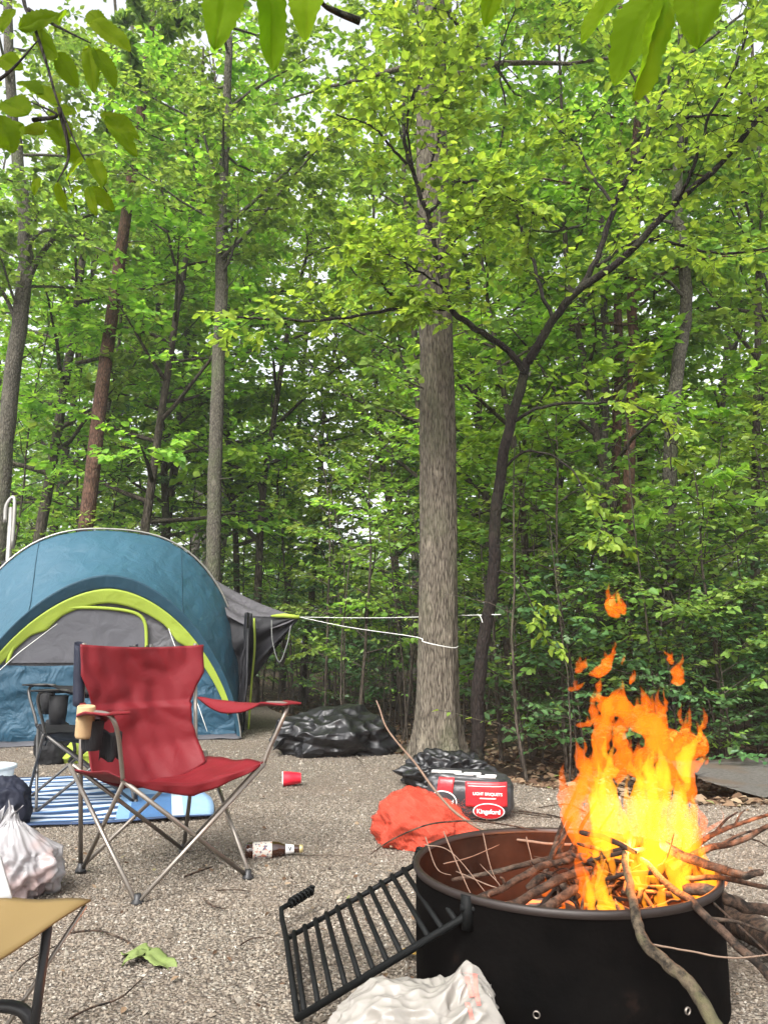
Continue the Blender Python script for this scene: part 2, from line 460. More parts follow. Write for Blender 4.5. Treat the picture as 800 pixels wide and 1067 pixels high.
F = np.stack([a, a + 1, a + 1 + nx, a + nx], 1)
tag(mesh_np('gravel_pad', V, F, M['gravel']), kind='structure')
def pad_z(x, y): return 0.006 * math.sin(x * 5 + y * 3) * math.sin(y * 4.1)

# loose stones lying over the pad
OCT = np.array([(1, 0, 0), (0, 1, 0), (-1, 0, 0), (0, -1, 0), (0, 0, 1), (0, 0, -1)], dtype=float)
OF = np.array([[0, 1, 4], [1, 2, 4], [2, 3, 4], [3, 0, 4], [1, 0, 5], [2, 1, 5], [3, 2, 5], [0, 3, 5]])
def stones(n, y0, y1, smin, smax, seed, xl=0.62, flat=0.6):
    rg = np.random.default_rng(seed)
    y = y0 + (y1 - y0) * rg.random(n) ** 0.8; x = (rg.random(n) * 2 - 1) * (xl * y + 0.25)
    ok = y < edge_y(x) + 0.05; x, y = x[ok], y[ok]; n = len(x)
    s = smin + (smax - smin) * rg.random(n) ** 2.2
    Q = OCT[None] * (0.65 + 0.7 * rg.random((n, 6, 1))) + rg.normal(0, 0.22, (n, 6, 3))
    Q = Q * np.stack([rg.uniform(.8, 1.3, n), rg.uniform(.6, 1, n), rg.uniform(.45, .9, n) * (flat / .6)], 1)[:, None, :]
    tx = rg.normal(0, .5, n); ca, sa = np.cos(tx), np.sin(tx)
    Q = np.stack([Q[..., 0], Q[..., 1] * ca[:, None] - Q[..., 2] * sa[:, None], Q[..., 1] * sa[:, None] + Q[..., 2] * ca[:, None]], -1)
    az = rg.random(n) * 6.283; ca, sa = np.cos(az), np.sin(az)
    Q = np.stack([Q[..., 0] * ca[:, None] - Q[..., 1] * sa[:, None], Q[..., 0] * sa[:, None] + Q[..., 1] * ca[:, None], Q[..., 2]], -1)
    z = 0.006 * np.sin(x * 5 + y * 3) * np.sin(y * 4.1) + s * 0.25
    V = Q * s[:, None, None] + np.stack([x, y, z], 1)[:, None, :]
    F = (np.arange(n) * 6)[:, None, None] + OF[None]
    return V.reshape(-1, 3), F.reshape(-1, 3)
VA, FA = stones(125000, 1.5, 4.8, 0.0028, 0.0070, 1)
VB, FB = stones(60000, 4.2, 9.0, 0.0042, 0.0085, 2)
VC_, FC_ = stones(1500, 1.6, 7.0, 0.008, 0.016, 3)
V = np.concatenate([VA, VB, VC_]); F = np.concatenate([FA, FB + len(VA), FC_ + len(VA) + len(VB)])
k = NT('stone'); g = k.n('ShaderNodeNewGeometry'); c = k.ramp(g.outputs['Random Per Island'], PALETTE)
v = k.tc('Object')
c = k.mix(k.ramp(k.noise(v, 1.3, 5, 0.6), [(0.45, (0, 0, 0)), (0.75, (0.45, 0.45, 0.45))]), c, (0.15, 0.115, 0.09))
M['stone'] = k.fin(k.pbsdf(c, 0.85, 0, 0.3))
tag(mesh_np('gravel_stones', V, F, M['stone'], smooth=False), kind='stuff')

# leaf litter on the forest floor and drifting over the pad edge
n = 42000; rg = np.random.default_rng(5)
y = 3.8 + 24 * rg.random(n) ** 1.9; x = (rg.random(n) * 2 - 1) * (0.62 * y + 0.5)
keep = (y > edge_y(x) - 0.25 * rg.random(n) ** 3); x, y = x[keep], y[keep]
n2 = 700; y2 = 1.7 + 6 * rg.random(n2); x2 = (rg.random(n2) * 2 - 1) * 0.6 * y2; kk = y2 < edge_y(x2); 
x = np.concatenate([x, x2[kk]]); y = np.concatenate([y, y2[kk]]); n = len(x)
inpad = y < edge_y(x)
z = np.where(inpad, 0.012, floor_z(x, y) + 0.02) + rg.random(n) * 0.02 * (~inpad)
az = rg.random(n) * 6.283
d = np.stack([np.cos(az), np.sin(az), rg.normal(0, .25, n)], 1); nr = np.stack([rg.normal(0, .35, n), rg.normal(0, .35, n), np.ones(n)], 1)
sz = np.where(inpad, rg.uniform(.008, .028, n), rg.uniform(.03, .085, n))
V, F = leaf_mesh(np.stack([x, y, z], 1), d, nr, sz, 3)
k = NT('litter'); g = k.n('ShaderNodeNewGeometry')
c = k.ramp(g.outputs['Random Per Island'], [(0, (0.05, 0.028, 0.016)), (0.4, (0.11, 0.065, 0.038)), (0.75, (0.19, 0.13, 0.08)), (0.95, (0.27, 0.21, 0.14)), (1, (0.10, 0.13, 0.03))])
M['litter'] = k.fin(k.pbsdf(c, 0.85, 0, 0.2))
tag(mesh_np('leaf_litter', V, F, M['litter'], smooth=False), kind='stuff')

# pale road beyond the pad on the right
k = NT('road'); v = k.tc('Object')
c = k.ramp(k.noise(v, 40, 6, 0.7), [(0.3, (0.045, 0.040, 0.035)), (0.7, (0.12, 0.112, 0.10))])
c = k.mix(k.ramp(k.noise(v, 2.2, 4), [(0.5, (0, 0, 0)), (0.62, (0.8, 0.8, 0.8))]), c, (0.09, 0.065, 0.045))
M['road'] = k.fin(k.pbsdf(c, 0.9, 0, 0.3, k.bump(k.noise(v, 60, 5), 0.5, 0.01)))
b = MB()
def roadfn(u, vv):
    x = 2.25 + 9.0 * u; yc = 5.75 + 0.10 * (x - 2) + 0.05 * math.sin(x * 5); wd = 0.75 + 0.45 * min(1, u * 4)
    y = yc + (vv - 0.5) * 2 * wd * (1 if u > 0 else 0.3) + .16 * noise.noise(Vector((x * 2.2, vv * 2, 3))) + .07 * noise.noise(Vector((x * 9, vv * 3, 3))); x += .15 * noise.noise(Vector((y * 6, 2, u)))
    return Vector((x, y, -0.02 + 0.01 * math.sin(x * 3 + y * 5)))
b.sheet(roadfn, 90, 12)
tag(b.build('side_road', M['road']), kind='structure')
# ------------------------------------------------------------------ TENT
U = Vector((0.94, 0.341, 0)).normalized(); D = Vector((-U.y, U.x, 0)); T0 = Vector((-2.68, 7.53, 0))
TYAW = math.atan2(U.y, U.x)
tent = empty('tent', T0, TYAW, 'teal and grey dome tent with lime green trim at the far left of the gravel', 'tent')
teal = (0.035, 0.125, 0.19); 
M['teal_fly'] = cloth('teal_fly', (0.028, 0.086, 0.128), 0.5, 6, 0.55, 0.04, 0.12, 0.4, 0.12)
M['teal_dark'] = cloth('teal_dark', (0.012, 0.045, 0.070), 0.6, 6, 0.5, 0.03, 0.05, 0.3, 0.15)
M['teal_wall'] = cloth('teal_wall', (0.016, 0.063, 0.105), 0.5, 5, 1.0, 0.08, 0.08, 0.4, 0.15)
M['tent_grey'] = cloth('tent_grey', (0.10, 0.098, 0.105), 0.6, 6, 0.8, 0.05, 0.1, 0.3, 0.12)
M['tent_darkgrey'] = cloth('tent_darkgrey', (0.075, 0.075, 0.085), 0.6, 5, 0.5, 0.03, 0.03, 0.3, 0.15)
M['mesh_black'] = cloth('mesh_black', (0.007, 0.007, 0.009), 0.6, 8, 0.6, 0.02, 0.0, 0.3)
M['lime'] = cloth('lime', (0.28, 0.36, 0.045), 0.6, 6, 0.5, 0.02, 0.15, 0.3, 0.1)
M['pole_grey'] = plain('pole_grey', (0.30, 0.29, 0.27), 0.4, 0.6)
M['steel'] = plain('steel', (0.25, 0.22, 0.19), 0.38, 0.75, 0.5, 60, 0.2)
M['dark_steel'] = plain('dark_steel', (0.10, 0.095, 0.09), 0.42, 0.6)
M['black_metal'] = plain('black_metal', (0.012, 0.012, 0.013), 0.45, 0.2)
M['black_plastic'] = plain('black_plastic', (0.015, 0.015, 0.016), 0.45)
M['white_cord'] = plain('white_cord', (0.62, 0.62, 0.58), 0.8)
SS = [0.0, 0.9, 1.9, 2.8]; HH = [1.60, 2.17, 2.02, 1.45]; WW = [1.32, 1.50, 1.48, 1.25]; AA = [1.8, 2.5, 2.5, 2.2]; BB = [0.65, 0.42, 0.45, 0.5]
def ipl(s, ys):
    # smooth interpolation
    s = max(0, min(2.8, s))
    for q in range(3):
        if s <= SS[q + 1] or q == 2:
            f = (s - SS[q]) / (SS[q + 1] - SS[q]); f = (math.sin((f - .5) * PI) + 1) / 2 * 0.35 + f * 0.65
            return ys[q] + (ys[q + 1] - ys[q]) * f
def arch(tau, s, sc=1.0, sag=0.0):
    un = math.sin(tau * PI / 2); a, b = ipl(s, AA), ipl(s, BB)
    h = ipl(s, HH) * sc; wd = ipl(s, WW) * (0.5 + 0.5 * sc) 
    z = h * max(0.0, (1 - abs(un) ** a)) ** b
    return Vector((un * wd, s, z - sag * math.cos(tau * PI / 2)))
def panel(s0, s1, nu, nv, name, mat, sag=0.03, t0=-1, t1=1):
    b = MB()
    def fn(u, v):
        s = s0 + (s1 - s0) * v; tau = t0 + (t1 - t0) * u
        p = arch(tau, s, 1.0, sag * math.sin(v * PI))
        wv = 0.008 * noise.noise(Vector((p.x * 4 + p.y * 3, p.y * 2.2, p.z * 4))) + 0.004 * (1 - abs(noise.noise(Vector((p.x * 7 - p.z * 4, p.y * 3, p.z * 3)))) * 4) 
        return p + Vector((p.x * .6, 0, p.z)).normalized() * wv
    b.sheet(fn, nu, nv, 0.004, (0, 0, 1)); return b.build(name, mat, tent)
panel(0.0, 0.9, 140, 30, 'fly', M['teal_fly'], 0.035)
panel(0.9, 2.8, 80, 18, 'rear_fly', M['tent_grey'], 0.04)
# inner dark teal band under the arch and the lime trim
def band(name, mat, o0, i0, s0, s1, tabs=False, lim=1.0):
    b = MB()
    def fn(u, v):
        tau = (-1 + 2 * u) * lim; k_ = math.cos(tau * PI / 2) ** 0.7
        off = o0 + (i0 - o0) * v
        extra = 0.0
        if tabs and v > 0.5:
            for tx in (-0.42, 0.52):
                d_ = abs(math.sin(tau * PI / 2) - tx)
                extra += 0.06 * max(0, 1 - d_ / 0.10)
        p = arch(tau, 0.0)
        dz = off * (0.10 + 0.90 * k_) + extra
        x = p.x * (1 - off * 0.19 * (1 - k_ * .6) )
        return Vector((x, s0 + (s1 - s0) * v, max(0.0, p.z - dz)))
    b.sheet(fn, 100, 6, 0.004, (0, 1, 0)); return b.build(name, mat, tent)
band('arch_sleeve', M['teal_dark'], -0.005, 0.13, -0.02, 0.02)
band('trim_band', M['lime'], 0.13, 0.27, 0.018, 0.05, True, .78)
for tt in (-.36, .36):
    b = MB(); b.tube([arch(tt * (1 - .1 * q / 10), .9 * q / 10, 1.0, .035 * math.sin(q / 10 * PI)) + Vector((0, 0, .008)) for q in range(11)], .004, 5); b.build('seam', M['teal_dark'], tent)
# front wall
def wallz(u): 
    un = max(-1, min(1, u / 1.32)); return 1.56 * max(0, 1 - abs(un) ** 1.8) ** 0.65
b = MB()
def fw(u, v):
    x = -1.3 + 2.6 * u; z = wallz(x) * v
    return Vector((x, 0.10 + 0.012 * noise.noise(Vector((x * 3, z * 3, 0))), z))
b.sheet(fw, 60, 30, 0.003, (0, 1, 0)); b.build('front_wall', M['tent_grey'], tent)
b = MB()
def lw(u, v):
    x = -1.29 + 2.58 * u; z = min(0.75 + 0.02 * math.sin(x * 3), wallz(x) * 0.99) * v
    return Vector((x, 0.07 + 0.028 * noise.noise(Vector((x * 1.6 + z * 2.5, z * 5 - x * 1.2, 3))) + .012 * abs(noise.noise(Vector((x * 3 + z * 6, z * 7 - x * 3, 8)))), z))
b.sheet(lw, 110, 40, 0.003, (0, 1, 0)); b.build('lower_panel', M['teal_wall'], tent)
# right side corner flap of teal, fluted
# door
DX = [(-0.86, 0.76), (-0.80, 0.95), (-0.70, 1.12), (-0.58, 1.235), (-0.42, 1.275), (-0.15, 1.285), (0.10, 1.27), (0.27, 1.23), (0.345, 1.15), (0.37, 1.0), (0.38, 0.76)]
dp = spline([(x, 0, z) for x, z in DX], 5)
b = MB()
Vd = [(p.x, 0.06 + 0.006 * noise.noise(Vector((p.x * 5, 0, p.z * 5))), p.z) for p in dp]
cx = sum(v[0] for v in Vd) / len(Vd)
rings = []
for f in (1.0, 0.75, 0.5, 0.25):
    rings.append([(cx + (v[0] - cx) * f, 0.062 + 0.01 * noise.noise(Vector((v[0] * f * 4, f * 3, v[2] * 4))), 0.76 + (v[2] - 0.76) * f) for v in Vd])
VV = [q for r_ in rings for q in r_]; n_ = len(Vd); FF = []
for r_ in range(3):
    for q in range(n_ - 1): FF.append([r_ * n_ + q, r_ * n_ + q + 1, (r_ + 1) * n_ + q + 1, (r_ + 1) * n_ + q])
VV.append((cx, 0.062, 0.76)); FF += [[3 * n_ + q, 3 * n_ + q + 1, len(VV) - 1] for q in range(n_ - 1)]
b.add(VV, FF); door = b.build('door', M['tent_darkgrey'], tent)
b = MB(); b.tube([(p.x, 0.052, p.z) for p in dp], 0.018, 6); b.build('door_piping', M['lime'], door)
# lime door inner lines stay in trim; poles
b = MB(); b.tube([arch(-1 + 2 * q / 50, 0.9) + Vector((0, 0, 0.02)) for q in range(51)], 0.011, 8); b.build('pole', M['pole_grey'], tent)
b = MB(); b.tube([arch(-1 + 2 * q / 50, 1.9) + Vector((0, 0, 0.02)) for q in range(51)], 0.011, 8); b.build('pole', M['pole_grey'], tent)
b = MB(); b.tube([arch(0.995, 0.0) + Vector((0.01, -0.02, 0))] + [arch(0.97 - 0.5 * q / 14, 0.0) + Vector((0.0, -0.03, 0)) for q in range(6)], 0.008, 6); 
b.build('pole_end', M['pole_grey'], tent)
# black webbing / mesh gathered at the right rear corner
b = MB()
def gath(u, v):
    z = 1.25 * (1 - v) + 0.02; x = 1.36 + 0.13 * u + 0.03 * math.sin(u * 14 + v * 3) - 0.05 * v + 0.02 * noise.noise(Vector((u * 6, v * 6, 1)))
    return Vector((x * (1 if v > .0 else 1) + 0.02, 0.18 + 0.55 * u + 0.04 * math.sin(u * 20), z))
b.sheet(gath, 30, 30, 0.004, (1, 0, 0)); b.build('side_mesh', M['mesh_black'], tent)
b = MB(); b.tube(spline([(1.50, 0.42, 1.22), (1.515, 0.42, 0.9), (1.50, 0.45, 0.55), (1.47, 0.4, 0.05)], 5), 0.012, 5); b.build('side_zip', M['lime'], tent)
# awning pulled out to the right by the guy ropes (local coordinates from the seen points)
Minv = Matrix.Rotation(-TYAW, 4, 'Z') @ Matrix.Translation(-T0)
def loc(px, py, Y): return Minv @ P(px, py, Y)
TIPW = P(312, 643, 8.4)
A0 = arch(0.50, 1.0) ; A1 = arch(0.80, 0.45); A2 = arch(0.88, 0.12)
tip = Minv @ TIPW
b = MB()
A0b = Minv @ P(224, 604, 9.3); A1b = Minv @ P(236, 640, 8.6)
def awn(u, v):
    e = A0b.lerp(A1b, v); p = e.lerp(tip, u)
    p = p + Vector((0, 0, -0.10 * math.sin(u * PI) * (0.4 + v) + 0.025 * math.sin(v * 16) * (1 - u)))
    return p
b.sheet(awn, 24, 14, 0.004, (0, 0, 1)); b.build('awning', cloth('awning_cloth', (0.055, 0.052, 0.058), .6, 6, .8, .05, .05, .35), tent)
B1 = Minv @ P(246, 735, 8.5)
b = MB()
def under(u, v):
    e0 = A1b.lerp(tip, u); e1 = B1.lerp(tip, u ** 0.8 if u else 0)
    mid = e0.lerp(e1, v) + Vector((0, 0.05 + 0.05 * math.sin(v * 13 + u * 4), -0.08 * math.sin(u * PI) * math.sin(v * PI)))
    return mid + Vector((0, 0, -0.006))
b.sheet(under, 26, 20, 0.004, (0, 1, 0)); b.build('hanging_side', M['mesh_black'], tent)
b = MB()
b.tube([A1b.lerp(tip, 0.62), A1b.lerp(tip, 0.80) + Vector((0, 0, 0.01)), tip], [0.012, 0.028, 0.022], 6); b.build('corner_patch', M['lime'], tent)
b = MB()
lp = [(283, 646, 8.4), (284, 668, 8.35), (291, 690, 8.35), (299, 672, 8.35), (303, 652, 8.4)]
b.tube(spline([Minv @ P(*q) for q in lp], 6), 0.006, 5); b.build('webbing_loop', plain('webbing', (0.14, 0.145, 0.14), .8), tent)
b = MB(); b.tube(spline([Minv @ P(176, 655, 7.5), Minv @ P(182, 672, 7.3), Minv @ P(196, 705, 7.1), Minv @ P(216, 762, 6.95)], 4), 0.003, 5)
b.tube([Minv @ P(60, 650, 7.3), Minv @ P(20, 680, 7.0), Minv @ P(-40, 735, 6.8)], 0.003, 5)
b.build('guy_line', M['white_cord'], tent)
b = MB()
b.tube(spline([(1.33, -0.03, 0.30), (1.36, -0.03, 0.5), (1.37, 0.02, 0.75), (1.4, 0.2, 1.1)], 4), 0.014, 6); b.build('corner_webbing', M['mesh_black'], tent)
# floor edge
b = MB(); b.sheet(lambda u, v: Vector((-1.32 + 2.64 * u, 0.07 - 0.10 * v + 0.02 * math.sin(u * 30) * v, 0.05 - 0.035 * v + 0.01 * noise.noise(Vector((u * 20, v, 0))))), 60, 3, 0.004, (0, 0, 1))
b.build('floor_edge', M['tent_darkgrey'], tent)

# guy ropes to the two trees
def rope(name, pts, r, label, n=6):
    b = MB(); b.tube(spline(pts, n), r, 6); o = b.build(name, M['white_cord'])
    return tag(o, label, 'rope', 'guy ropes holding the awning corner')
TRX, TRY = 0.438, 6.5      # big trunk centre
RX, RY = 0.83, 6.52        # dark tree centre at the ground
p1 = P(506, 641, 6.5)
rope('guy_rope', [TIPW, TIPW.lerp(p1, .5) + Vector((0, 0, -.015)), p1 + Vector((0, -0.09, 0)), p1 + Vector((0.10, -0.02, 0)), p1 + Vector((.06, .1, 0)), p1 + Vector((-.08, .06, 0)), p1 + Vector((-0.06, -.08, -.01)), p1 + Vector((-.03, -.1, -.12)), p1 + Vector((-.03, -.1, -.26))], 0.0035,
     'upper white guy rope running level from the awning to the dark leaning tree')
p2 = P(468, 675, 6.3)
rope('guy_rope', [TIPW, TIPW.lerp(Vector((TRX - .19, 6.5, 1.0)), .5) + Vector((0, 0, -.02)), Vector((TRX - .185, 6.46, 0.99)), Vector((TRX - .12, 6.33, 0.95)), Vector((TRX, 6.29, 0.92)), Vector((TRX + .13, 6.35, 0.90)), Vector((TRX + .175, 6.5, 0.92)), Vector((TRX + .12, 6.65, .95)), Vector((TRX - .08, 6.69, .98)), Vector((TRX - .185, 6.52, 0.99))], 0.0035,
     'lower white guy rope sloping from the awning to the big grey trunk')

# hooked pole behind the tent
b = MB(); base = Vector((-4.15, 8.6, 0))
lp_ = empty('lantern_pole', base, 0, 'grey hooked metal pole standing behind the left side of the tent', 'pole')
hb = P(8, 600, 8.6) - base; ht = P(13, 521, 8.6) - base
b.tube([(hb.x - .05, 0, 0), hb, hb.lerp(ht, .9)], 0.03, 10); b.build('pole', M['pole_grey'], lp_)
b = MB(); b.tube(spline([hb.lerp(ht, .35) + Vector((.05, -.03, 0)), hb.lerp(ht, .9) + Vector((.05, -.03, 0)), ht + Vector((0.02, -.02, .03)), hb.lerp(ht, .92) + Vector((-.05, -.02, 0)), hb.lerp(ht, .7) + Vector((-.055, -.02, 0))], 5), 0.022, 8); b.build('hook', M['pole_grey'], lp_)
b = MB(); b.box(hb + Vector((0, -.03, .1)), (.09, .09, .12)); b.build('clamp', M['black_metal'], lp_)

# ------------------------------------------------------------------ FOLDING CHAIRS
M['red_cloth'] = cloth('red_cloth', (0.15, 0.0048, 0.0095), 0.62, 9, 0.5, 0.012, 0.12, 0.35, 0.05)
M['navy_cloth'] = cloth('navy_cloth', (0.007, 0.009, 0.02), 0.7, 7, 0.5, 0.03, 0.0, 0.3)
M['black_cloth'] = cloth('black_cloth', (0.006, 0.006, 0.007), 0.7, 9, 0.5, 0.03, 0.0, 0.3)
def folding_chair(name, loc_, yaw, cm, backmat, label, back_seed=0, metal='steel'):
    e = empty(name, loc_, yaw, label, 'camp chair', 'folding camp chairs')
    fw, fd = 0.228, 0.268       # feet half extents; local -y is the front
    hw, hd = 0.30, 0.25         # upper hubs
    zh = 0.43
    feet = {'fl': (-fw, -fd), 'fr': (fw, -fd), 'rl': (-fw, fd), 'rr': (fw, fd)}
    def ft(k_): return Vector((*feet[k_], 0.012))
    def hb(k_, z=zh): sx = -1 if k_[1] == 'l' else 1; sy = -1 if k_[0] == 'f' else 1; return Vector((sx * hw, sy * hd, z))
    def pole(a, c, off=(0, 0, 0), r=0.0085):
        b = MB(); o = Vector(off); b.tube([a + o, c + o], r, 8); b.build('leg', M[metal], e)
    pole(ft('fl'), hb('fr'), (0, -.008, 0)); pole(ft('fr'), hb('fl'), (0, .008, 0))
    pole(ft('rl'), hb('rr'), (0, .008, 0)); pole(ft('rr'), hb('rl'), (0, -.008, 0))
    pole(ft('fl'), hb('rl'), (-.008, 0, 0)); pole(ft('rl'), hb('fl'), (.008, 0, 0))
    pole(ft('fr'), hb('rr'), (.008, 0, 0)); pole(ft('rr'), hb('fr'), (-.008, 0, 0))
    for k_ in feet:
        b = MB(); p = ft(k_); b.lathe([(0.0, -0.014), (0.022, -0.014), (0.022, -0.004), (0.014, 0.006), (0.012, 0.022), (0, 0.022)], 12, Matrix.Translation(p + Vector((0, 0, .002))))
        b.build('foot', M['black_plastic'], e)
    # back uprights
    for s_, k_ in ((-1, 'rl'), (1, 'rr')):
        b = MB(); b.tube([ft(k_), Vector((s_ * 0.262, fd - .01, 0.45)), Vector((s_ * 0.262, fd + 0.035, 0.92))], 0.0095, 8); b.build('upright', M[metal], e)
        # arm support
        b = MB(); hp = hb('f' + k_[1])
        b.tube(spline([hp, hp + Vector((s_ * .015, -.015, .06)), hp + Vector((s_ * .05, -.05, .17)), Vector((s_ * 0.375, -0.30, zh + .225)), Vector((s_ * 0.385, -.26, zh + .238)), Vector((s_ * .375, -.15, zh + .235))], 5), 0.0085, 8); b.build('arm_support', M[metal], e)
        # arm pad
        b = MB()
        def arm(u, v, s_=s_):
            y = 0.255 - 0.60 * v; wd = 0.018 + 0.085 * math.sin(min(1, v * 1.25) * PI * .5) - 0.03 * max(0, v - .85) / .15
            x = s_ * (0.27 + 0.10 * min(1, v * 1.6)) + (u - .5) * wd * 1.25
            z = zh + 0.245 - 0.015 * math.cos((u - .5) * PI) * math.sin(v * PI) - 0.055 * (abs(u - .5) * 2) ** 2.5 * math.sin(min(1, v * 1.3) * PI) * (1 if (u - .5) * s_ < 0 else .5)
            return Vector((x, y, z + 0.004 * noise.noise(Vector((x * 20, y * 14, s_)))))
        b.sheet(arm, 10, 26, 0.008, (0, 0, 1)); b.build('armrest', cm, e)
    # seat: slung cloth dipping in the middle
    b = MB()
    def seat(u, v):
        x = (u - .5) * 2 * hw * (1.0 - 0.04 * math.sin(v * PI)); y = -hd + 2 * hd * v
        uu = (u - .5) * 2
        dip = 0.075 * (1 - uu * uu) ** 0.8 * (0.55 + 0.45 * math.sin(min(1, v * 1.2) * PI * .5)) + 0.03 * v
        fr = 0.035 * (1 - abs(uu)) if v < 0.02 else 0
        z = zh + 0.012 - dip - fr * 0.6
        y2 = y - 0.02 * math.sin(v * PI) * 0 + (0.035 * (1 - uu * uu) if v < .12 else 0) * (1 - v / .12)
        return Vector((x, y2, z - .012 * (1 - uu * uu) * (1 - v) + 0.014 * noise.noise(Vector((x * 9, y * 7, 4 + back_seed)))))
    b.sheet(seat, 36, 36, 0.004, (0, 0, 1)); b.build('seat', cm, e)
    b = MB()
    def apron(u, v):
        uu = (u - .5) * 2; x = uu * hw; base_z = zh + 0.012 - 0.075 * (1 - uu * uu) ** .8 * .55 - .02 * (1 - abs(uu))
        return Vector((x, -hd + 0.033 * (1 - uu * uu) - .003 + 0.006 * math.sin(uu * 14) * v, base_z - (0.012 + 0.035 * (1 - abs(uu))) * v))
    b.sheet(apron, 36, 4, 0.003, (0, 1, 0)); b.build('seat_hem', cm, e)
    # backrest: wide at the top, narrows to a waist, then flares into the seat
    b = MB()
    def back(u, v):   # v 0 bottom .. 1 top
        z = 0.40 + 0.515 * v; uu = (u - .5) * 2
        half = float(np.interp(v, [0, .18, .32, .45, .6, .75, 1], [.255, .25, .225, .218, .245, .283, .288]))
        x = uu * half
        curve = 0.055 * (1 - uu * uu) * (0.5 + 0.5 * math.sin(v * PI))
        y = hd + 0.02 + 0.035 * v - (0.02 if v < .5 else 0.0) + curve * 0.9 - 0.03
        if v < .2: y -= (0.2 - v) * .35; 
        y += 0.010 * noise.noise(Vector((x * 5, z * 4, 9 + back_seed))) + 0.007 * (1 - abs(noise.noise(Vector((x * 9 + z * 5, z * 7 - x * 4, 2 + back_seed)))) * 3) + 0.012 * noise.noise(Vector((x * 18 + z * 9, z * 6, back_seed)))
        if v > .8: z -= 0.012 * (1 - uu * uu) * (v - .8) / .2
        if v < .3: z -= 0.085 * (1 - uu * uu) ** .8 * (1 - v / .3)
        return Vector((x, y, z))
    b.sheet(back, 40, 40, 0.005, (0, 1, 0)); b.build('backrest', cm, e)
    b = MB()
    b.sheet(lambda u, v: Vector((-0.262 + .022 * math.cos(2 * PI * u) - .018, hd + .028 + .03 * v + 0.02 * math.sin(2 * PI * u), 0.665 + 0.252 * v + .01 * math.sin(u * 6.28))), 16, 10, 0.003, (0, 1, 0))
    b.build('back_sleeve', backmat, e)
    return e
cw = math.atan2(.666, .745)
red = folding_chair('camp_chair', (-0.885, 3.285, 0), cw, M['red_cloth'], M['navy_cloth'], 'empty red folding camp chair standing on the gravel in front of the tent', 0)
black = folding_chair('camp_chair', (-1.78, 4.75, 0), math.radians(-62), M['black_cloth'], M['navy_cloth'], 'black folding camp chair turned sideways on the striped mat behind the red chair', 5, 'dark_steel')
b = MB()
for s_ in (1,):
    b.lathe([(.0, -.15), (.04, -.15), (.046, -.10), (.050, 0), (.046, .002), (.04, -.1), (0, -.14)], 14, Matrix.Translation((s_ * .37, -.20, .64)))
b.build('cup_holder', M['black_cloth'], black)
b = MB(); b.lathe([(.0, -.15), (.04, -.15), (.046, -.10), (.050, 0), (.046, .002), (.04, -.1), (0, -.14)], 14, Matrix.Translation((-.37, -.20, .64))); b.build('cup_holder', M['black_cloth'], black)
# cup holder of the red chair and the sleeve in it
Mr = Matrix.Translation((-0.885, 3.285, 0)) @ Matrix.Rotation(cw, 4, 'Z')
Mri = Mr.inverted()
cp = P(89, 752, 3.02)
k = NT('net_black'); v = k.tc('Object'); 
w1 = k.n('ShaderNodeTexWave'); w1.inputs['Scale'].default_value = 60; k.l(v, w1.inputs['Vector'])
M['net_black'] = k.fin(k.pbsdf((0.012, 0.012, 0.014), 0.7, 0, 0.3, k.bump(w1.outputs['Fac'], 0.4, 0.003)))
cl = Mri @ P(96, 765, 3.05)
b = MB(); b.lathe([(0.030, -0.06), (0.036, -0.05), (0.040, 0.0), (0.044, 0.05), (0.046, 0.052), (0.040, 0.05), (0.034, -0.05)], 16, Matrix.Translation(cl))
b.build('cup_holder', M['net_black'], red)
b = MB(); c0 = Mri @ P(112, 775, 3.1)
b.sheet(lambda u, v: c0 + Vector((-.03 + .09 * u, 0.02 * math.sin(u * 9), -.06 + .11 * v + .01 * math.sin(u * 11))), 8, 8, 0.006, (0, 1, 0)); b.build('side_pocket', M['net_black'], red)
k = NT('kraft'); v = k.tc('Object'); M['kraft'] = k.fin(k.pbsdf(k.mix(k.noise(v, 25, 4), (0.32, 0.21, 0.11), (0.43, 0.30, 0.17)), 0.8, 0, .2, k.bump(k.noise(v, 60, 3), .3, .002)))
b = MB(); b.lathe([(0.0, -0.06), (0.030, -0.06), (0.033, -0.05), (0.0335, 0.0), (0.0345, 0.004), (0.0335, 0.008), (0.0335, 0.055), (0.031, 0.06), (0.028, 0.056), (0.0, 0.05)], 20)
o = b.build('drink_sleeve', M['kraft'], None); o.location = cp; o.rotation_euler = (0.08, 0.06, 0)
tag(o, 'tan drink sleeve hanging in the cup holder of the red chair', 'drink sleeve')

# ------------------------------------------------------------------ striped mat
BRc = Vector((-0.914, 4.33, 0)); e1 = Vector((-0.963, -0.27, 0)).normalized(); yaw_m = math.atan2(e1.y, e1.x)
# local x along e1 (to the left), local y = towards the camera side -> e2 = rot(+90) of e1 points to -y ; far side is negative local y
k = NT('striped_mat'); v = k.tc('Object'); sx = k.n('ShaderNodeSeparateXYZ'); k.l(v, sx.inputs[0])
X_, Y_ = sx.outputs[0], sx.outputs[1]
wob = k.math('MULTIPLY', k.math('SUBTRACT', k.noise(v, 2.6, 2), 0.5), 0.16)
yy = k.math('ADD', Y_, wob)
saw = k.math('FRACT', k.math('MULTIPLY', yy, 7.6))
blue, white, lb = (0.018, 0.045, 0.105), (0.42, 0.47, 0.54), (0.12, 0.22, 0.40)
stripe = k.ramp(saw, [(0.0, white), (0.34, lb), (0.48, blue), (0.92, white)], 'CONSTANT')
blocks = k.ramp(k.math('MULTIPLY', X_, 2.0), [(0.0, (0.21, 0.33, 0.50)), (0.30, (0.38, 0.45, 0.52)), (0.42, (0.05, 0.12, 0.25)), (0.86, (0.15, 0.27, 0.45))], 'CONSTANT')
topb = k.math('LESS_THAN', Y_, -0.75)
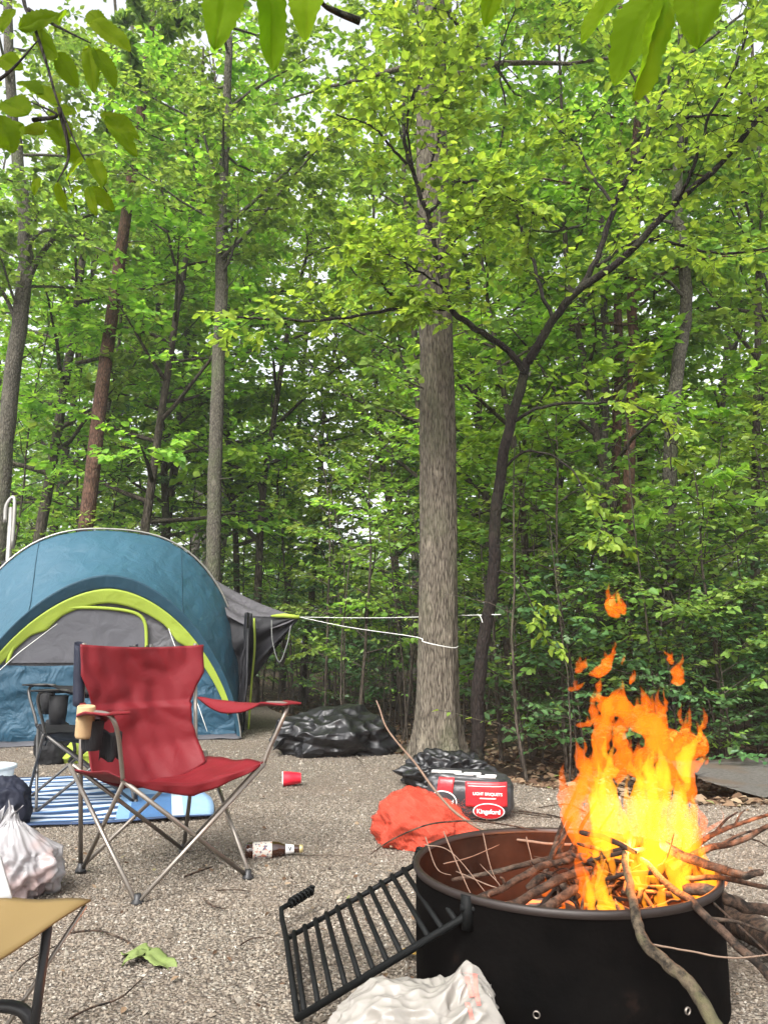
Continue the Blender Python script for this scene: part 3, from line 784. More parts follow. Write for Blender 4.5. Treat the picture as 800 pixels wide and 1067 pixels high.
blocks = k.mix(topb, blocks, (0.18, 0.30, 0.47))
isb = k.math('LESS_THAN', X_, 0.50)
edge = k.math('GREATER_THAN', k.math('ABSOLUTE', k.math('ADD', Y_, 0.79)), 0.765)
c = k.mix(isb, stripe, blocks); c = k.mix(edge, c, (0.03, 0.05, 0.10))
M['mat'] = k.fin(k.pbsdf(c, 0.8, 0, .25, k.bump(k.noise(v, 9, 4), .5, .02)))
b = MB()
def matf(u, v_):
    x = 2.6 * u; y = -1.58 * (1 - v_)
    return Vector((x + .02 * math.sin(y * 5), y + .03 * math.sin(x * 3), 0.020 + 0.008 * noise.noise(Vector((x * 2.5, y * 5, 0))) + .005 * math.sin(y * 11 + x * 1.5)))
b.sheet(matf, 70, 50, 0.006, (0, 0, 1)); o = b.build('striped_mat', M['mat']); o.location = BRc; o.rotation_euler = (0, 0, yaw_m)
tag(o, 'blue and white striped mat spread on the gravel under the black chair', 'mat')

# ------------------------------------------------------------------ lumps: bags
def lump(name, center, dims, seed, mat, sub=5, ridge=0.35, freq=2.0, flat=0.35, rz=0.0, parent=None, taper=None, fine=0.06, crease=0.0, cfreq=1.6):
    bm = bmesh.new(); bmesh.ops.create_icosphere(bm, subdivisions=sub, radius=1.0)
    off = Vector((seed * 3.7, seed * 1.3, seed * 7.1))
    for v_ in bm.verts:
        p = v_.co.copy(); q = p * freq + off
        rr = 1 - abs(noise.noise(q)) * 2.0; rr2 = 1 - abs(noise.noise(q * 2.3 + Vector((5, 1, 2)))) * 2.0
        f = 1 + ridge * (rr * 0.5 - 0.25) + ridge * 0.4 * (rr2 * .5 - .25) + fine * noise.noise(q * 6)
        if crease:
            dd = noise.voronoi(q * cfreq)[0]; de = noise.voronoi(q * cfreq * 2.3 + Vector((3, 3, 3)))[0]
            f += crease * (dd[0] - .45) + crease * .4 * (de[0] - .45)
        p *= f
        if taper: p = taper(p)
        if p.z < -flat: p.z = -flat + (p.z + flat) * 0.12
        v_.co = Vector((p.x * dims[0], p.y * dims[1], (p.z + flat) * dims[2]))
    me = bpy.data.meshes.new(name); bm.to_mesh(me); bm.free()
    me.polygons.foreach_set('use_smooth', [True] * len(me.polygons)); me.materials.append(mat)
    o = bpy.data.objects.new(name, me); COL.objects.link(o); o.location = center; o.rotation_euler = (0, 0, rz)
    if parent: o.parent = parent
    return o
k = NT('black_bag'); v = k.tc('Object')
n1 = k.noise(v, 4.5, 2, 0.4, 0.8)
M['black_bag'] = k.fin(k.pbsdf((0.008, 0.008, 0.009), 0.36, 0, 0.45, k.bump(n1, 0.6, 0.05)))
def bag_t(p):
    return p
o = lump('trash_bag', (-0.42, 6.95, 0), (0.48, 0.34, 0.25), 2, M['black_bag'], 7, 0.4, 1.2, 0.45, 0.1, fine=.008, crease=.42, cfreq=1.15)
tag(o, 'full black trash bag lying on the gravel left of the big trunk', 'trash bag')
b = MB(); b.sheet(lambda u, v_: Vector((-.40 - .13 * u, -.05 + .2 * (v_ - .5) * (1 + u), .14 - .05 * u + .03 * math.sin(v_ * 17 + u * 4))), 8, 20, 0.006, (0, 0, 1)); b.build('gathered_neck', M['black_bag'], o)
o = lump('trash_bag', (0.43, 5.35, 0), (0.27, 0.2, 0.15), 7, M['black_bag'], 6, 0.5, 1.6, 0.35, -0.2, fine=.01, crease=.5, cfreq=1.5)
tag(o, 'small crumpled black trash bag at the foot of the big trunk behind the charcoal', 'trash bag')
# orange net bag of firewood
k = NT('orange_net'); v = k.tc('Object', (1, 1, 1))
wv = k.n('ShaderNodeTexWave'); wv.wave_type = 'BANDS'; wv.bands_direction = 'DIAGONAL'; wv.inputs['Scale'].default_value = 28; wv.inputs['Distortion'].default_value = 2.5; wv.inputs['Detail'].default_value = 3; k.l(v, wv.inputs['Vector'])
nz = k.noise(v, 5, 4, .6, 1.0); nf = k.noise(k.tc('Object', (1, 0.2, 1)), 160, 2)
c = k.mix(k.math('MULTIPLY', wv.outputs['Fac'], .45), (0.22, 0.022, 0.014), (0.42, 0.055, 0.028)); c = k.mix(k.ramp(nz, [(.35, (0, 0, 0)), (.65, (1, 1, 1))]), c, (0.44, 0.05, 0.025))
c = k.mix(k.math('MULTIPLY', nf, .5), c, (0.55, 0.14, 0.08))
M['orange_net'] = k.fin(k.pbsdf(c, 0.75, 0, 0.3, k.bump(k.math('ADD', k.math('MULTIPLY', wv.outputs['Fac'], .4), nf), 0.7, 0.006)))
def tap(p):
    f = 1.0 - 0.38 * max(0, p.x + .2); return Vector((p.x, p.y * f, p.z * f))
o = lump('firewood_bag', (0.19, 3.80, 0), (0.235, 0.17, 0.165), 4, M['orange_net'], 6, 0.25, 1.5, 0.4, -0.35, None, tap, 0.02, .22, 1.6)
tag(o, 'orange mesh firewood bag slumped on the gravel behind the fire ring', 'firewood bag')
b = MB(); rr_ = random.Random(4)
for q in range(200):
    a = rr_.uniform(0, 6.28); b0 = Vector((rr_.uniform(-.10, .18), rr_.uniform(-.10, .12), .155 + rr_.uniform(-.05, .02)))
    b.tube(spline([b0, b0 + Vector((rr_.gauss(0, .03), rr_.gauss(0, .03), rr_.uniform(0, .03))), b0 + Vector((rr_.gauss(0, .05), rr_.gauss(0, .05), rr_.uniform(-.03, .03)))], 3), 0.0007, 3, False)
k = NT('net_shell'); v = k.tc('Object'); w1 = k.n('ShaderNodeTexWave'); w1.bands_direction = 'X'; w1.inputs['Scale'].default_value = 46; w1.inputs['Distortion'].default_value = 1.2; k.l(v, w1.inputs['Vector'])
w2 = k.n('ShaderNodeTexWave'); w2.bands_direction = 'DIAGONAL'; w2.inputs['Scale'].default_value = 40; w2.inputs['Distortion'].default_value = 1.2; k.l(v, w2.inputs['Vector'])
al = k.math('GREATER_THAN', k.math('MAXIMUM', w1.outputs['Fac'], w2.outputs['Fac']), .80)
M['net_shell'] = k.fin(k.pbsdf((0.46, 0.055, 0.028), .7, 0, .3, None, al))
b.build('loose_threads', M['net_shell'], o)
o2 = lump('net', (0, 0, .001), (0.241, 0.176, 0.170), 4, M['net_shell'], 6, 0.25, 1.5, 0.4, 0, o, tap, 0.02, .22, 1.6)

# charcoal bag
k = NT('bag_red'); v = k.tc('Object'); M['bag_red'] = k.fin(k.pbsdf((0.50, 0.018, 0.025), 0.35, 0, .5, k.bump(k.noise(v, 14, 4), .4, .01)))
k = NT('bag_dark'); v = k.tc('Object'); M['bag_dark'] = k.fin(k.pbsdf(k.mix(k.noise(v, 12, 3), (0.018, 0.018, 0.02), (0.05, 0.05, 0.055)), 0.35, 0, .5, k.bump(k.noise(v, 12, 4), .6, .012)))
M['print_white'] = plain('print_white', (0.72, 0.70, 0.68), .5)
CBY = math.radians(-14)
cb = empty('charcoal_bag', (0.475, 4.42, 0), CBY, 'red and black charcoal bag lying on its side behind the orange firewood bag', 'charcoal bag')
bx = (0.225, 0.15, 0.115)
def sup(p, e=0.45):
    return Vector([math.copysign(abs(c_) ** e, c_) for c_ in p])
bm = bmesh.new(); bmesh.ops.create_icosphere(bm, subdivisions=5, radius=1)
for v_ in bm.verts:
    p = sup(v_.co); p = p / max(1, 1.0); nn = 1 + .05 * noise.noise(v_.co * 3) + .09 * (noise.voronoi(v_.co * 3.1)[0][0] - .4)
    v_.co = Vector((p.x * bx[0] * nn, p.y * bx[1] * nn, max(0.0, p.z * bx[2] * nn * (1 - .12 * p.x) + bx[2] - .005)))
me = bpy.data.meshes.new('sack'); bm.to_mesh(me); bm.free(); me.polygons.foreach_set('use_smooth', [True] * len(me.polygons)); me.materials.append(M['bag_dark'])
sk = bpy.data.objects.new('sack', me); COL.objects.link(sk); sk.parent = cb
# red end panel (right part of the front) wrapping from front to right end
def on_front(x, z, o_=0.0):   # point on the camera side of the sack
    nn = 1.0; fx = min(1, abs(x) / bx[0]); fz = min(1, abs(z - bx[2]) / bx[2])
    v_ = (1 - fx ** 4.5) ** (1 / 4.5) * (1 - fz ** 4.5 * .8) ** (1 / 4.5)
    return Vector((x, -bx[1] * max(.55, v_) * 1.045 - o_, z))
b = MB(); b.sheet(lambda u, v_: on_front(-0.005 + 0.215 * u, 0.075 + 0.125 * v_, .004), 20, 10, 0.003, (0, -1, 0)); b.build('red_panel', M['bag_red'], cb)
b = MB(); b.sheet(lambda u, v_: on_front(-0.17 + 0.085 * u + .02 * v_, 0.05 + 0.165 * v_, .004), 10, 10, 0.003, (0, -1, 0)); b.build('red_stripe', M['bag_red'], cb)
def oval(cx_, cz, rx, rz_, name, mat, o_):
    b = MB(); pts = [on_front(cx_ + rx * math.cos(a) * 1, cz + rz_ * math.sin(a), o_) for a in [2 * PI * q / 32 for q in range(32)]]
    b.add(pts + [on_front(cx_, cz, o_)], [[q, (q + 1) % 32, 32] for q in range(32)]); return b.build(name, mat, cb)
for cx_, cz, rx, rz_ in ((-0.125, 0.095, .075, .056), (0.115, 0.055, .082, .042)):
    oval(cx_, cz, rx, rz_, 'oval_border', M['print_white'], 0.012); oval(cx_, cz, rx * .93, rz_ * .90, 'oval_badge', M['bag_red'] if cx_ > 0 else M['bag_dark'], 0.0145)
def text_obj(txt, size, mat, parent, loc_, rot, name='lettering', ext=0.0006, sx=1.0):
    cu = bpy.data.curves.new(name, 'FONT'); cu.body = txt; cu.size = size; cu.align_x = 'CENTER'; cu.align_y = 'CENTER'; cu.extrude = ext; cu.offset = size * 0.018
    t = bpy.data.objects.new(name, cu); COL.objects.link(t); bpy.context.view_layer.update()
    me = bpy.data.meshes.new_from_object(t.evaluated_get(bpy.context.evaluated_depsgraph_get())); bpy.data.objects.remove(t)
    o = bpy.data.objects.new(name, me); COL.objects.link(o); me.materials.clear(); me.materials.append(mat)
    o.parent = parent; o.location = loc_; o.rotation_euler = rot; o.scale = (sx, 1, 1); return o
yf = -bx[1] * 1.045
text_obj('Kingsford', .030, M['print_white'], cb, on_front(-.125, .095, .0175), (PI / 2, 0, 0))
text_obj('Kingsford', .032, M['print_white'], cb, on_front(.115, .055, .0175), (PI / 2, 0, 0))
text_obj('LIGHT BRIQUETS', .0205, M['print_white'], cb, on_front(.112, .142, .013), (PI / 2, 0, 0))
b = MB(); b.sheet(lambda u, v_: on_front(.07 + .085 * u, .116 + .006 * v_, .010), 6, 1, .001, (0, -1, 0)); b.sheet(lambda u, v_: on_front(.01 + .195 * u, .178 + .003 * v_, .009), 6, 1, .001, (0, -1, 0))
for (x0_, y0_, sx_, sy_) in ((-.12, -.07, .16, .03), (0.02, -.05, .09, .02), (.12, -.06, .06, .022), (-.02, -.10, .10, .02), (.10, -.11, .10, .018)):
    b.box((x0_, y0_, bx[2] * 2 * (1 - .12 * x0_ / bx[0] * .5) - .004), (sx_, sy_, .012))
b.build('printed_marks', M['print_white'], cb)
# ------------------------------------------------------------------ cup
k = NT('cup_red'); M['cup_red'] = k.fin(k.pbsdf((0.55, 0.012, 0.03), 0.35, 0, .5)); M['cup_white'] = plain('cup_white', (0.7, 0.68, 0.66), .4)
cm_ = Matrix.Translation((-0.61, 5.32, 0.047)) @ Matrix.Rotation(math.radians(8), 4, 'Z') @ Matrix.Rotation(math.radians(88), 4, 'Y') @ Matrix.Translation((0, 0, -.06))
cup = empty('plastic_cup', (-0.61, 5.32, 0), 0, 'red plastic party cup lying on its side on the gravel', 'cup')
cmL = Matrix.Translation((0.61, -5.32, 0)) @ cm_
b = MB(); b.lathe([(.047, 0.002), (.0465, .02), (.044, .035), (.0435, .06), (.041, .062), (.040, .08), (.038, .082), (.033, .118), (.0325, .12), (0.0, .119)], 28, cmL); b.build('cup_body', M['cup_red'], cup)
b = MB(); b.lathe([(.0450, 0.0), (.0415, .03), (.0365, .08), (.030, .115), (0, .116)], 28, cmL)
b.lathe([(.0455, -.002), (.0485, -.003), (.0490, 0.001), (.0470, .003)], 28, cmL); b.build('cup_lining', M['cup_white'], cup)

# ------------------------------------------------------------------ beer bottle
k = NT('brown_glass'); M['glass_brown'] = k.fin(k.pbsdf((0.035, 0.012, 0.006), 0.08, 0, .6, **{'Coat Weight': 0.5}))
k = NT('paper_label'); v = k.tc('Object'); nz = k.noise(v, 75, 2, .5)
c = k.mix(k.ramp(nz, [(.56, (0, 0, 0)), (.6, (1, 1, 1))]), (0.62, 0.57, 0.50), (0.10, 0.09, 0.14)); nz2 = k.noise(k.tc('Object', (1, 1, 1.7)), 55, 1)
c = k.mix(k.ramp(nz2, [(.60, (0, 0, 0)), (.63, (1, 1, 1))]), c, (0.50, 0.20, 0.13)); M['paper_label'] = k.fin(k.pbsdf(c, .6))
M['gold_foil'] = plain('gold_foil', (0.52, 0.42, 0.20), .4, .4)
bp = Vector((-0.60, 3.53, 0.034)); bot = empty('beer_bottle', bp, math.radians(9), 'brown glass beer bottle with pale label lying on the gravel right of the red chair', 'bottle')
Mb = Matrix.Rotation(math.radians(90), 4, 'Y')
b = MB(); b.lathe([(0, .004), (.024, 0), (.032, .006), (.0335, .02), (.0335, .125), (.031, .142), (.022, .165), (.0165, .185), (.0145, .225), (.0145, .236), (0, .237)], 32, Mb); b.build('glass_body', M['glass_brown'], bot)
b = MB(); b.lathe([(.0338, .032), (.0342, .034), (.0342, .112), (.0338, .114)], 32, Mb); b.build('paper_label', M['paper_label'], bot)
b = MB(); b.lathe([(.0222, .172), (.0205, .180), (.0172, .207), (.0168, .209)], 28, Mb); b.build('neck_label', M['print_white'], bot)
b = MB(); b.lathe([(.0146, .232), (.0172, .234), (.0172, .243), (.0140, .2485), (0, .249)], 21, Mb); b.build('bottle_cap', M['gold_foil'], bot)
text_obj('V', .026, M['black_plastic'], bot, (0.191, -.0195, .006), (math.radians(75), 0, 0))

# ------------------------------------------------------------------ white plastic bags
def plastic(name, col, alpha, tint=None):
    k = NT(name); v = k.tc('Object'); n0 = k.n('ShaderNodeTexNoise'); n0.noise_type = 'RIDGED_MULTIFRACTAL'; n0.inputs['Scale'].default_value = 9; n0.inputs['Detail'].default_value = 3; n0.inputs['Distortion'].default_value = .8; k.l(v, n0.inputs['Vector']); nz = n0.outputs['Fac']
    c = k.mix(k.noise(v, 4, 3), tuple(x * .82 for x in col), col)
    if tint: c = k.mix(k.ramp(k.noise(v, 6, 2), [(.52, (0, 0, 0)), (.64, (.6, .6, .6))]), c, tint)
    b_ = k.bump(nz, 0.6, .02)
    p = k.pbsdf(c, .24, 0, .5, b_, alpha)
    t = k.n('ShaderNodeBsdfTranslucent'); k.l(c, t.inputs['Color']); mx = k.n('ShaderNodeMixShader'); mx.inputs[0].default_value = .22
    k.l(p, mx.inputs[1]); k.l(t.outputs[0], mx.inputs[2]); return k.fin(mx.outputs[0])
M['bag_clear'] = plastic('bag_clear', (0.46, 0.45, 0.46), .66, (0.45, 0.28, 0.25))
M['bag_white'] = plastic('bag_white', (0.36, 0.335, 0.30), .84)
M['trash_fill'] = plain('trash_fill', (0.16, 0.12, 0.12), .7, 0, .3, 12, .6)
def knot_t(p):
    # pull the top into a tied neck
    if p.z > .45:
        f = (p.z - .45) / .6; s_ = max(.22, 1 - 1.1 * f); return Vector((p.x * s_ - .18 * f, p.y * s_, p.z + .3 * f))
    return p
gb = empty('grocery_bag', (-1.36, 3.02, 0), 0, 'knotted white plastic grocery bag of rubbish left of the red chair', 'plastic bag')
lump('bag_skin', (0, 0, 0), (0.155, 0.15, 0.155), 12, M['bag_clear'], 6, .35, 1.6, .62, 0, gb, knot_t, .02, .30, 2.0)
lump('contents', (0.01, 0, 0.008), (0.115, 0.11, 0.115), 15, M['trash_fill'], 4, .4, 2, .62, 0, gb)
b = MB()
for a_ in (-.4, .3):
    b.sheet(lambda u, v_, a_=a_: Vector((-.045 + a_ * .10 * v_ - .03 * (1 - v_) + .04 * (u - .5) * (0.4 + v_), .01 * math.sin(u * 9), .235 + .075 * v_ + .01 * math.sin(u * 8 + a_))), 8, 8, .002, (0, 1, 0))
b.build('tied_handles', M['bag_clear'], gb)
wb = empty('plastic_bag', (0.06, 1.80, 0), 0, 'crumpled white plastic bag with red print in front of the fire ring', 'plastic bag')
def wt(p):
    z = p.z
    pk = math.exp(-((p.x - .75) ** 2) / .10) * .42 + math.exp(-((p.x + .35) ** 2) / .12) * .12
    return Vector((p.x, p.y, z * (.62 + pk * .75) + (pk * .45 if z > 0 else 0)))
lump('bag_skin', (0, 0, 0), (0.185, 0.13, 0.15), 21, M['bag_white'], 7, .30, 1.1, .5, .08, wb, wt, .01, .30, 2.2)
b = MB()
b.sheet(lambda u, v_: Vector((.105 + .07 * u, -.01 + .018 * math.sin(u * 13) * (.3 + v_), .10 + .075 * v_ - .012 * math.sin(u * 7))), 24, 12, .0012, (0, 1, 0)); b.sheet(lambda u, v_: Vector((.10 + .075 * u, .03 + .015 * math.sin(u * 11 + 2) * (.3 + v_), .10 + .07 * v_ + .01 * math.sin(u * 9))), 24, 12, .0012, (0, 1, 0))
b.build('open_edge', M['bag_white'], wb)
M['print_red'] = plain('print_red', (0.70, 0.16, 0.13), .5)
# red print laid onto the skin (projected by ray casting from the camera side)
bpy.context.view_layer.update()
def drape(obj, pts2, off=.0025):
    out = []
    mi = obj.matrix_world.inverted(); 
    for (px, py) in pts2:
        o_ = mi @ Vector((0, 0, CAMZ)); d_ = (mi.to_3x3() @ ray(px, py)).normalized()
        hit, l_, n_, _ = obj.ray_cast(o_, d_)
        out.append((obj.matrix_world @ l_) + (obj.matrix_world.to_3x3() @ n_) * off if hit else None)
    return out
skin = [c_ for c_ in wb.children if c_.name.startswith('bag_skin')][0]
b = MB()
for (x0, y0, x1, y1, w_) in ((486, 1018, 492, 1040, 5), (494, 1016, 498, 1048, 4), (487, 1046, 492, 1062, 4), (480, 1014, 497, 1016, 3)):
    n__ = 8
    L_ = drape(skin, [(x0 + (x1 - x0) * q / n__ - w_ / 2, y0 + (y1 - y0) * q / n__) for q in range(n__ + 1)])
    R_ = drape(skin, [(x0 + (x1 - x0) * q / n__ + w_ / 2, y0 + (y1 - y0) * q / n__) for q in range(n__ + 1)])
    for q in range(n__):
        if all(z_ is not None for z_ in (L_[q], R_[q], L_[q + 1], R_[q + 1])): b.add([L_[q] - wb.location, R_[q] - wb.location, R_[q + 1] - wb.location, L_[q + 1] - wb.location], [[0, 1, 2, 3]])
if b.V: b.build('printed_marks', M['print_red'], wb)

# ------------------------------------------------------------------ things at the left edge
M['tan_canvas'] = cloth('tan_canvas', (0.185, 0.125, 0.048), .8, 4, .25, .01, .1, .25, .1)
q0 = G(95, 937, .42); q1 = G(2, 1003, .42); 
st = empty('camp_stool', (q0.x - .25, q0.y - .1, 0), 0, 'tan canvas folding stool with black legs cut off by the left edge', 'camp stool')
so_ = st.location
q2 = q1 + (q1 - q0) * .25 + Vector((-.02, 0, 0)); q3 = q0 + Vector((-.50, .03, 0)); q4 = q2 + Vector((-.42, .0, 0))
b = MB()
def top(u, v_):
    a = q0.lerp(q3, u); c_ = q2.lerp(q4, u); p = a.lerp(c_, v_)
    return p - so_ + Vector((0, 0, -.022 * math.sin(u * PI) * math.sin(v_ * PI) + .002 * math.sin(u * 22 + v_ * 7)))
b.sheet(top, 24, 20, .004, (0, 0, 1)); b.build('seat', M['tan_canvas'], st)
b = MB(); a_ = G(50, 965, .405) - so_; 
bb_ = P(32, 1100, G(50, 965, .405).y + .04) - so_; dd = (bb_ - a_).normalized(); gz = a_ + dd * ((a_.z) / -dd.z)
b.tube([a_, gz], .009, 4); b.build('leg', M['black_metal'], st)
b = MB(); a2 = q0 - so_ + Vector((-.008, -.005, -.01)); b2 = P(12, 1062, q0.y - .02) - so_; dd = (b2 - a2).normalized(); b.tube([a2, a2 + dd * (a2.z / -dd.z)], .0045, 6); b.build('leg', M['steel'], st)
b = MB(); b.tube([q4 - so_ + Vector((.03, .0, -.01)), gz + Vector((-.30, -.02, 0))], .009, 4); b.build('leg', M['black_metal'], st)
b = MB(); b.tube([q3 - so_ + Vector((.02, -.02, -.01)), gz + Vector((-.25, .2, 0))], .009, 4); b.build('leg', M['black_metal'], st)
b = MB(); k1 = P(6, 1060, 1.56) - so_; b.tube(spline([k1 + Vector((-.06, 0, .0)), k1 + Vector((-.02, 0, .018)), k1 + Vector((.03, 0, .012)), k1 + Vector((.055, 0, -.02))], 4), .012, 8); b.build('joint', M['black_plastic'], st)
# white board leaning at the very left edge
M['white_card'] = plain('white_card', (0.33, 0.33, 0.33), .6, 0, .3, 20, .06)
w0 = P(-34, 886, 1.62); w1 = P(0, 893, 1.62); w2 = P(13, 938, 1.60); w3 = P(-34, 944, 1.60)
b = MB(); b.sheet(lambda u, v_: w0.lerp(w1, u).lerp(w3.lerp(w2, u), v_), 6, 6, .006, (0, -1, 0)); o = b.build('white_card', M['white_card'])
tag(o, 'white card standing on the back of the tan stool', 'card')
# navy bag and clear tub
nb_ = G(-4, 868, 0); o = lump('navy_pouch', (nb_.x - .02, nb_.y + .12, 0), (.125, .12, .16), 31, M['navy_cloth'], 5, .35, 1.4, .5)
tag(o, 'dark navy cloth pouch behind the knotted grocery bag', 'pouch')
k = NT('tub_plastic'); M['tub'] = k.fin(k.pbsdf((0.55, 0.62, 0.66), .25, 0, .5, None, .62))
tc_ = G(-14, 852, 0); tub = empty('plastic_tub', (tc_.x - .06, tc_.y + .1, 0.03), 0, 'clear plastic tub at the left edge behind the navy pouch', 'tub')
b = MB(); b.lathe([(0, .0), (.10, 0), (.115, .02), (.135, .22), (.13, .22), (.11, .02), (0, .012)], 28); b.build('tub_body', M['tub'], tub)
b = MB(); b.lathe([(.133, .205), (.145, .207), (.146, .225), (.133, .226)], 28, closed=True); b.build('tub_rim', M['tub'], tub)

# backpack behind the black chair
bk = G(62, 797, 0); pk = empty('backpack', (bk.x + .0, bk.y + .12, 0), math.radians(12), 'black and lime backpack leaning against the tent front', 'backpack')
o = lump('pack_body', (-.10, 0, 0), (.15, .13, .21), 41, M['black_cloth'], 5, .25, 1.3, .6, 0, pk)
o = lump('lime_pocket', (.13, -.02, 0), (.17, .12, .115), 43, M['lime'], 5, .3, 1.5, .6, 0, pk)
o = lump('top_flap', (.17, .03, .09), (.17, .10, .10), 45, M['black_cloth'], 4, .3, 1.5, .6, 0, pk)
b = MB(); b.tube(spline([(-.05, -.1, .30), (.04, -.15, .24), (.09, -.16, .12), (.05, -.14, .02)], 5), .014, 5); b.build('strap', M['black_cloth'], pk)

# ------------------------------------------------------------------ FIRE RING
RC = Vector((0.498, 2.285, 0)); RR = 0.409; RH = 0.305
KR = 1.053
_P = P
def P(px, py, Y): return _P(px, py, Y * KR)
k = NT('ring_steel'); v = k.tc('Object'); nz = k.noise(v, 9, 6, .65); sx = k.n('ShaderNodeSeparateXYZ'); k.l(v, sx.inputs[0])
rad = k.math('SQRT', k.math('ADD', k.math('MULTIPLY', sx.outputs[0], sx.outputs[0]), k.math('MULTIPLY', sx.outputs[1], sx.outputs[1])))
inner = k.math('LESS_THAN', rad, RR - .0035)
rust = k.ramp(nz, [(.3, (0.012, 0.006, 0.004)), (.6, (0.028, 0.014, 0.009)), (.8, (0.045, 0.025, 0.017))])
blk = k.ramp(nz, [(.35, (0.0012, 0.0012, 0.0012)), (.62, (0.003, 0.0026, 0.0024)), (.74, (0.014, 0.008, 0.006))])
c = k.mix(inner, blk, rust)
M['ring'] = k.fin(k.pbsdf(c, .85, .0, .04, k.bump(k.noise(v, 40, 5), .3, .004)))
ring = empty('fire_ring', RC, 0, 'black steel campfire ring holding the burning sticks', 'fire ring')
b = MB(); 
b.lathe([(RR, 0.0), (RR + .001, .10), (RR, RH - .015), (RR + .004, RH - .004), (RR - .002, RH), (RR - .008, RH - .004), (RR - .007, RH - .02), (RR - .007, .10), (RR - .007, 0.0)], 96, closed=True)
b.build('ring_wall', M['ring'], ring)
b = MB(); b.lathe([(RR - .010, RH - .006), (RR - .009, RH + .004), (RR, RH + .008), (RR + .007, RH + .003), (RR + .006, RH - .010), (RR + .0045, RH - .012)], 96)
b.build('rolled_rim', plain('rim_steel', (0.016, 0.010, 0.008), .5, .2), ring)
# vent holes with bright gravel showing: small punched openings shown as rimmed cups
for a_ in (-128, -112, -62):
    a = math.radians(a_); c_ = Vector((math.cos(a), math.sin(a), 0)) * (RR + .003); c_.z = .085
    Mh = Matrix.Translation(c_) @ Matrix.Rotation(a, 4, 'Z') @ Matrix.Rotation(PI / 2, 4, 'Y')
    b = MB(); b.lathe([(.0085, -.002), (.0085, .002), (.0065, .003), (.0065, -.002)], 14, Mh); b.build('vent_hole', M['steel'], ring)
# ash and coals bed
k = NT('ash'); v = k.tc('Object'); nz = k.noise(v, 22, 5, .7)
em = k.n('ShaderNodeEmission'); em.inputs['Color'].default_value = (1, .17, .02, 1)
k.l(k.math('MULTIPLY', k.ramp(k.noise(v, 8, 3, .6), [(.5, (0, 0, 0)), (.68, (1, 1, 1))]), 1.2), em.inputs['Strength'])
ad = k.n('ShaderNodeAddShader'); k.l(k.pbsdf(k.ramp(nz, [(.35, (0.02, 0.017, 0.015)), (.7, (0.12, 0.11, 0.10))]), .9), ad.inputs[0]); k.l(em.outputs[0], ad.inputs[1]); M['ash'] = k.fin(ad.outputs[0])
b = MB(); 
prof = []
V = [(0, 0, .16)]; F = []
for ri in range(1, 13):
    for q in range(48):
        r_ = (RR - .009) * ri / 12; a = 2 * PI * q / 48; x, y = r_ * math.cos(a), r_ * math.sin(a)
        V.append((x, y, .08 + .09 * (1 - (ri / 12) ** 2) + .02 * noise.noise(Vector((x * 15, y * 15, 0)))))
for q in range(48): F.append([0, 1 + q, 1 + (q + 1) % 48])
for ri in range(11):
    for q in range(48): F.append([1 + ri * 48 + q, 1 + (ri + 1) * 48 + q, 1 + (ri + 1) * 48 + (q + 1) % 48, 1 + ri * 48 + (q + 1) % 48])
b.add(V, F); tag(b.build('ash_bed', M['ash'], None), 'grey ash and glowing coals in the bottom of the fire ring', 'ash', None, 'stuff').location = RC

# ------------------------------------------------------------------ GRATE
M['grate'] = plain('grate', (0.004, 0.0045, 0.0045), .6, .0, .12, 60, .5, .4, .002)
gA, gD = G(301, 977, .035), G(310, 1061, .022)
gB, gC = P(434, 900, 2.30), P(480, 958, 1.90)
gr = empty('cooking_grate', (gD.x, gD.y, 0), 0, 'black barred cooking grate hinged off the fire ring and resting on the gravel', 'grate')
GO = gr.location
def gt(name, pts, r, n=8, sm_=0): 
    b = MB(); b.tube(spline([p - GO for p in pts], sm_) if sm_ else [p - GO for p in pts], r, n); return b.build(name, M['grate'], gr)
hub = P(492, 945, 1.90)
gt('rail', [gA.lerp(gB, -.01), gB + (gB - gA) * .03], .0075)
gt('rail', [gD, gC, hub], .0095)
Hc = G(293, 947, .055); He = G(326, 927, .075)
gt('end_rail', [He, Hc, Hc.lerp(gA, .4) + Vector((-.006, 0, 0)), gA + Vector((-.008, 0, 0)), gD], .0085, 8)
def coil(p, q, name='coil_handle', turns=7, R_=.013):
    b = MB(); ax = (q - p); L_ = ax.length; t_ = ax.normalized(); n_ = t_.orthogonal().normalized(); m_ = t_.cross(n_)
    pts = [p - GO + t_ * (L_ * i_ / (turns * 10)) + (n_ * math.cos(2 * PI * i_ / 10) + m_ * math.sin(2 * PI * i_ / 10)) * R_ for i_ in range(turns * 10 + 1)]
    b.tube(pts, .0045, 5); return b.build(name, M['grate'], gr)
coil(Hc.lerp(He, .25), He)
upend = gB + (gB - gA).normalized() * .02 + Vector((.0, .03, .025))
gt('handle_rod', [gB, upend], .0075); coil(gB.lerp(upend, .2), upend, 'coil_handle', 4)
for q in range(12):
    f = .04 + .94 * q / 11
    a_ = gA.lerp(gB, f) + Vector((0, 0, .008)); c_ = gD.lerp(gC, f * .985) + Vector((0, 0, .008))
    gt('grate_bar', [a_, c_], .0072, 7)
# hinge bracket on the ring
b = MB(); hb_ = hub - RC
b.tube([hb_ + Vector((-.012, 0, -.05)), hb_ + Vector((-.012, 0, .028))], .016, 12); b.tube([hb_ + Vector((-.03, -.006, .0)), hb_ + Vector((.03, -.004, -.004)), hb_ + Vector((.075, -.02, -.022))], .009, 8)
b.box(hb_ + Vector((.02, .008, -.01)), (.07, .02, .05), -.6); b.build('hinge_bracket', M['grate'], ring)

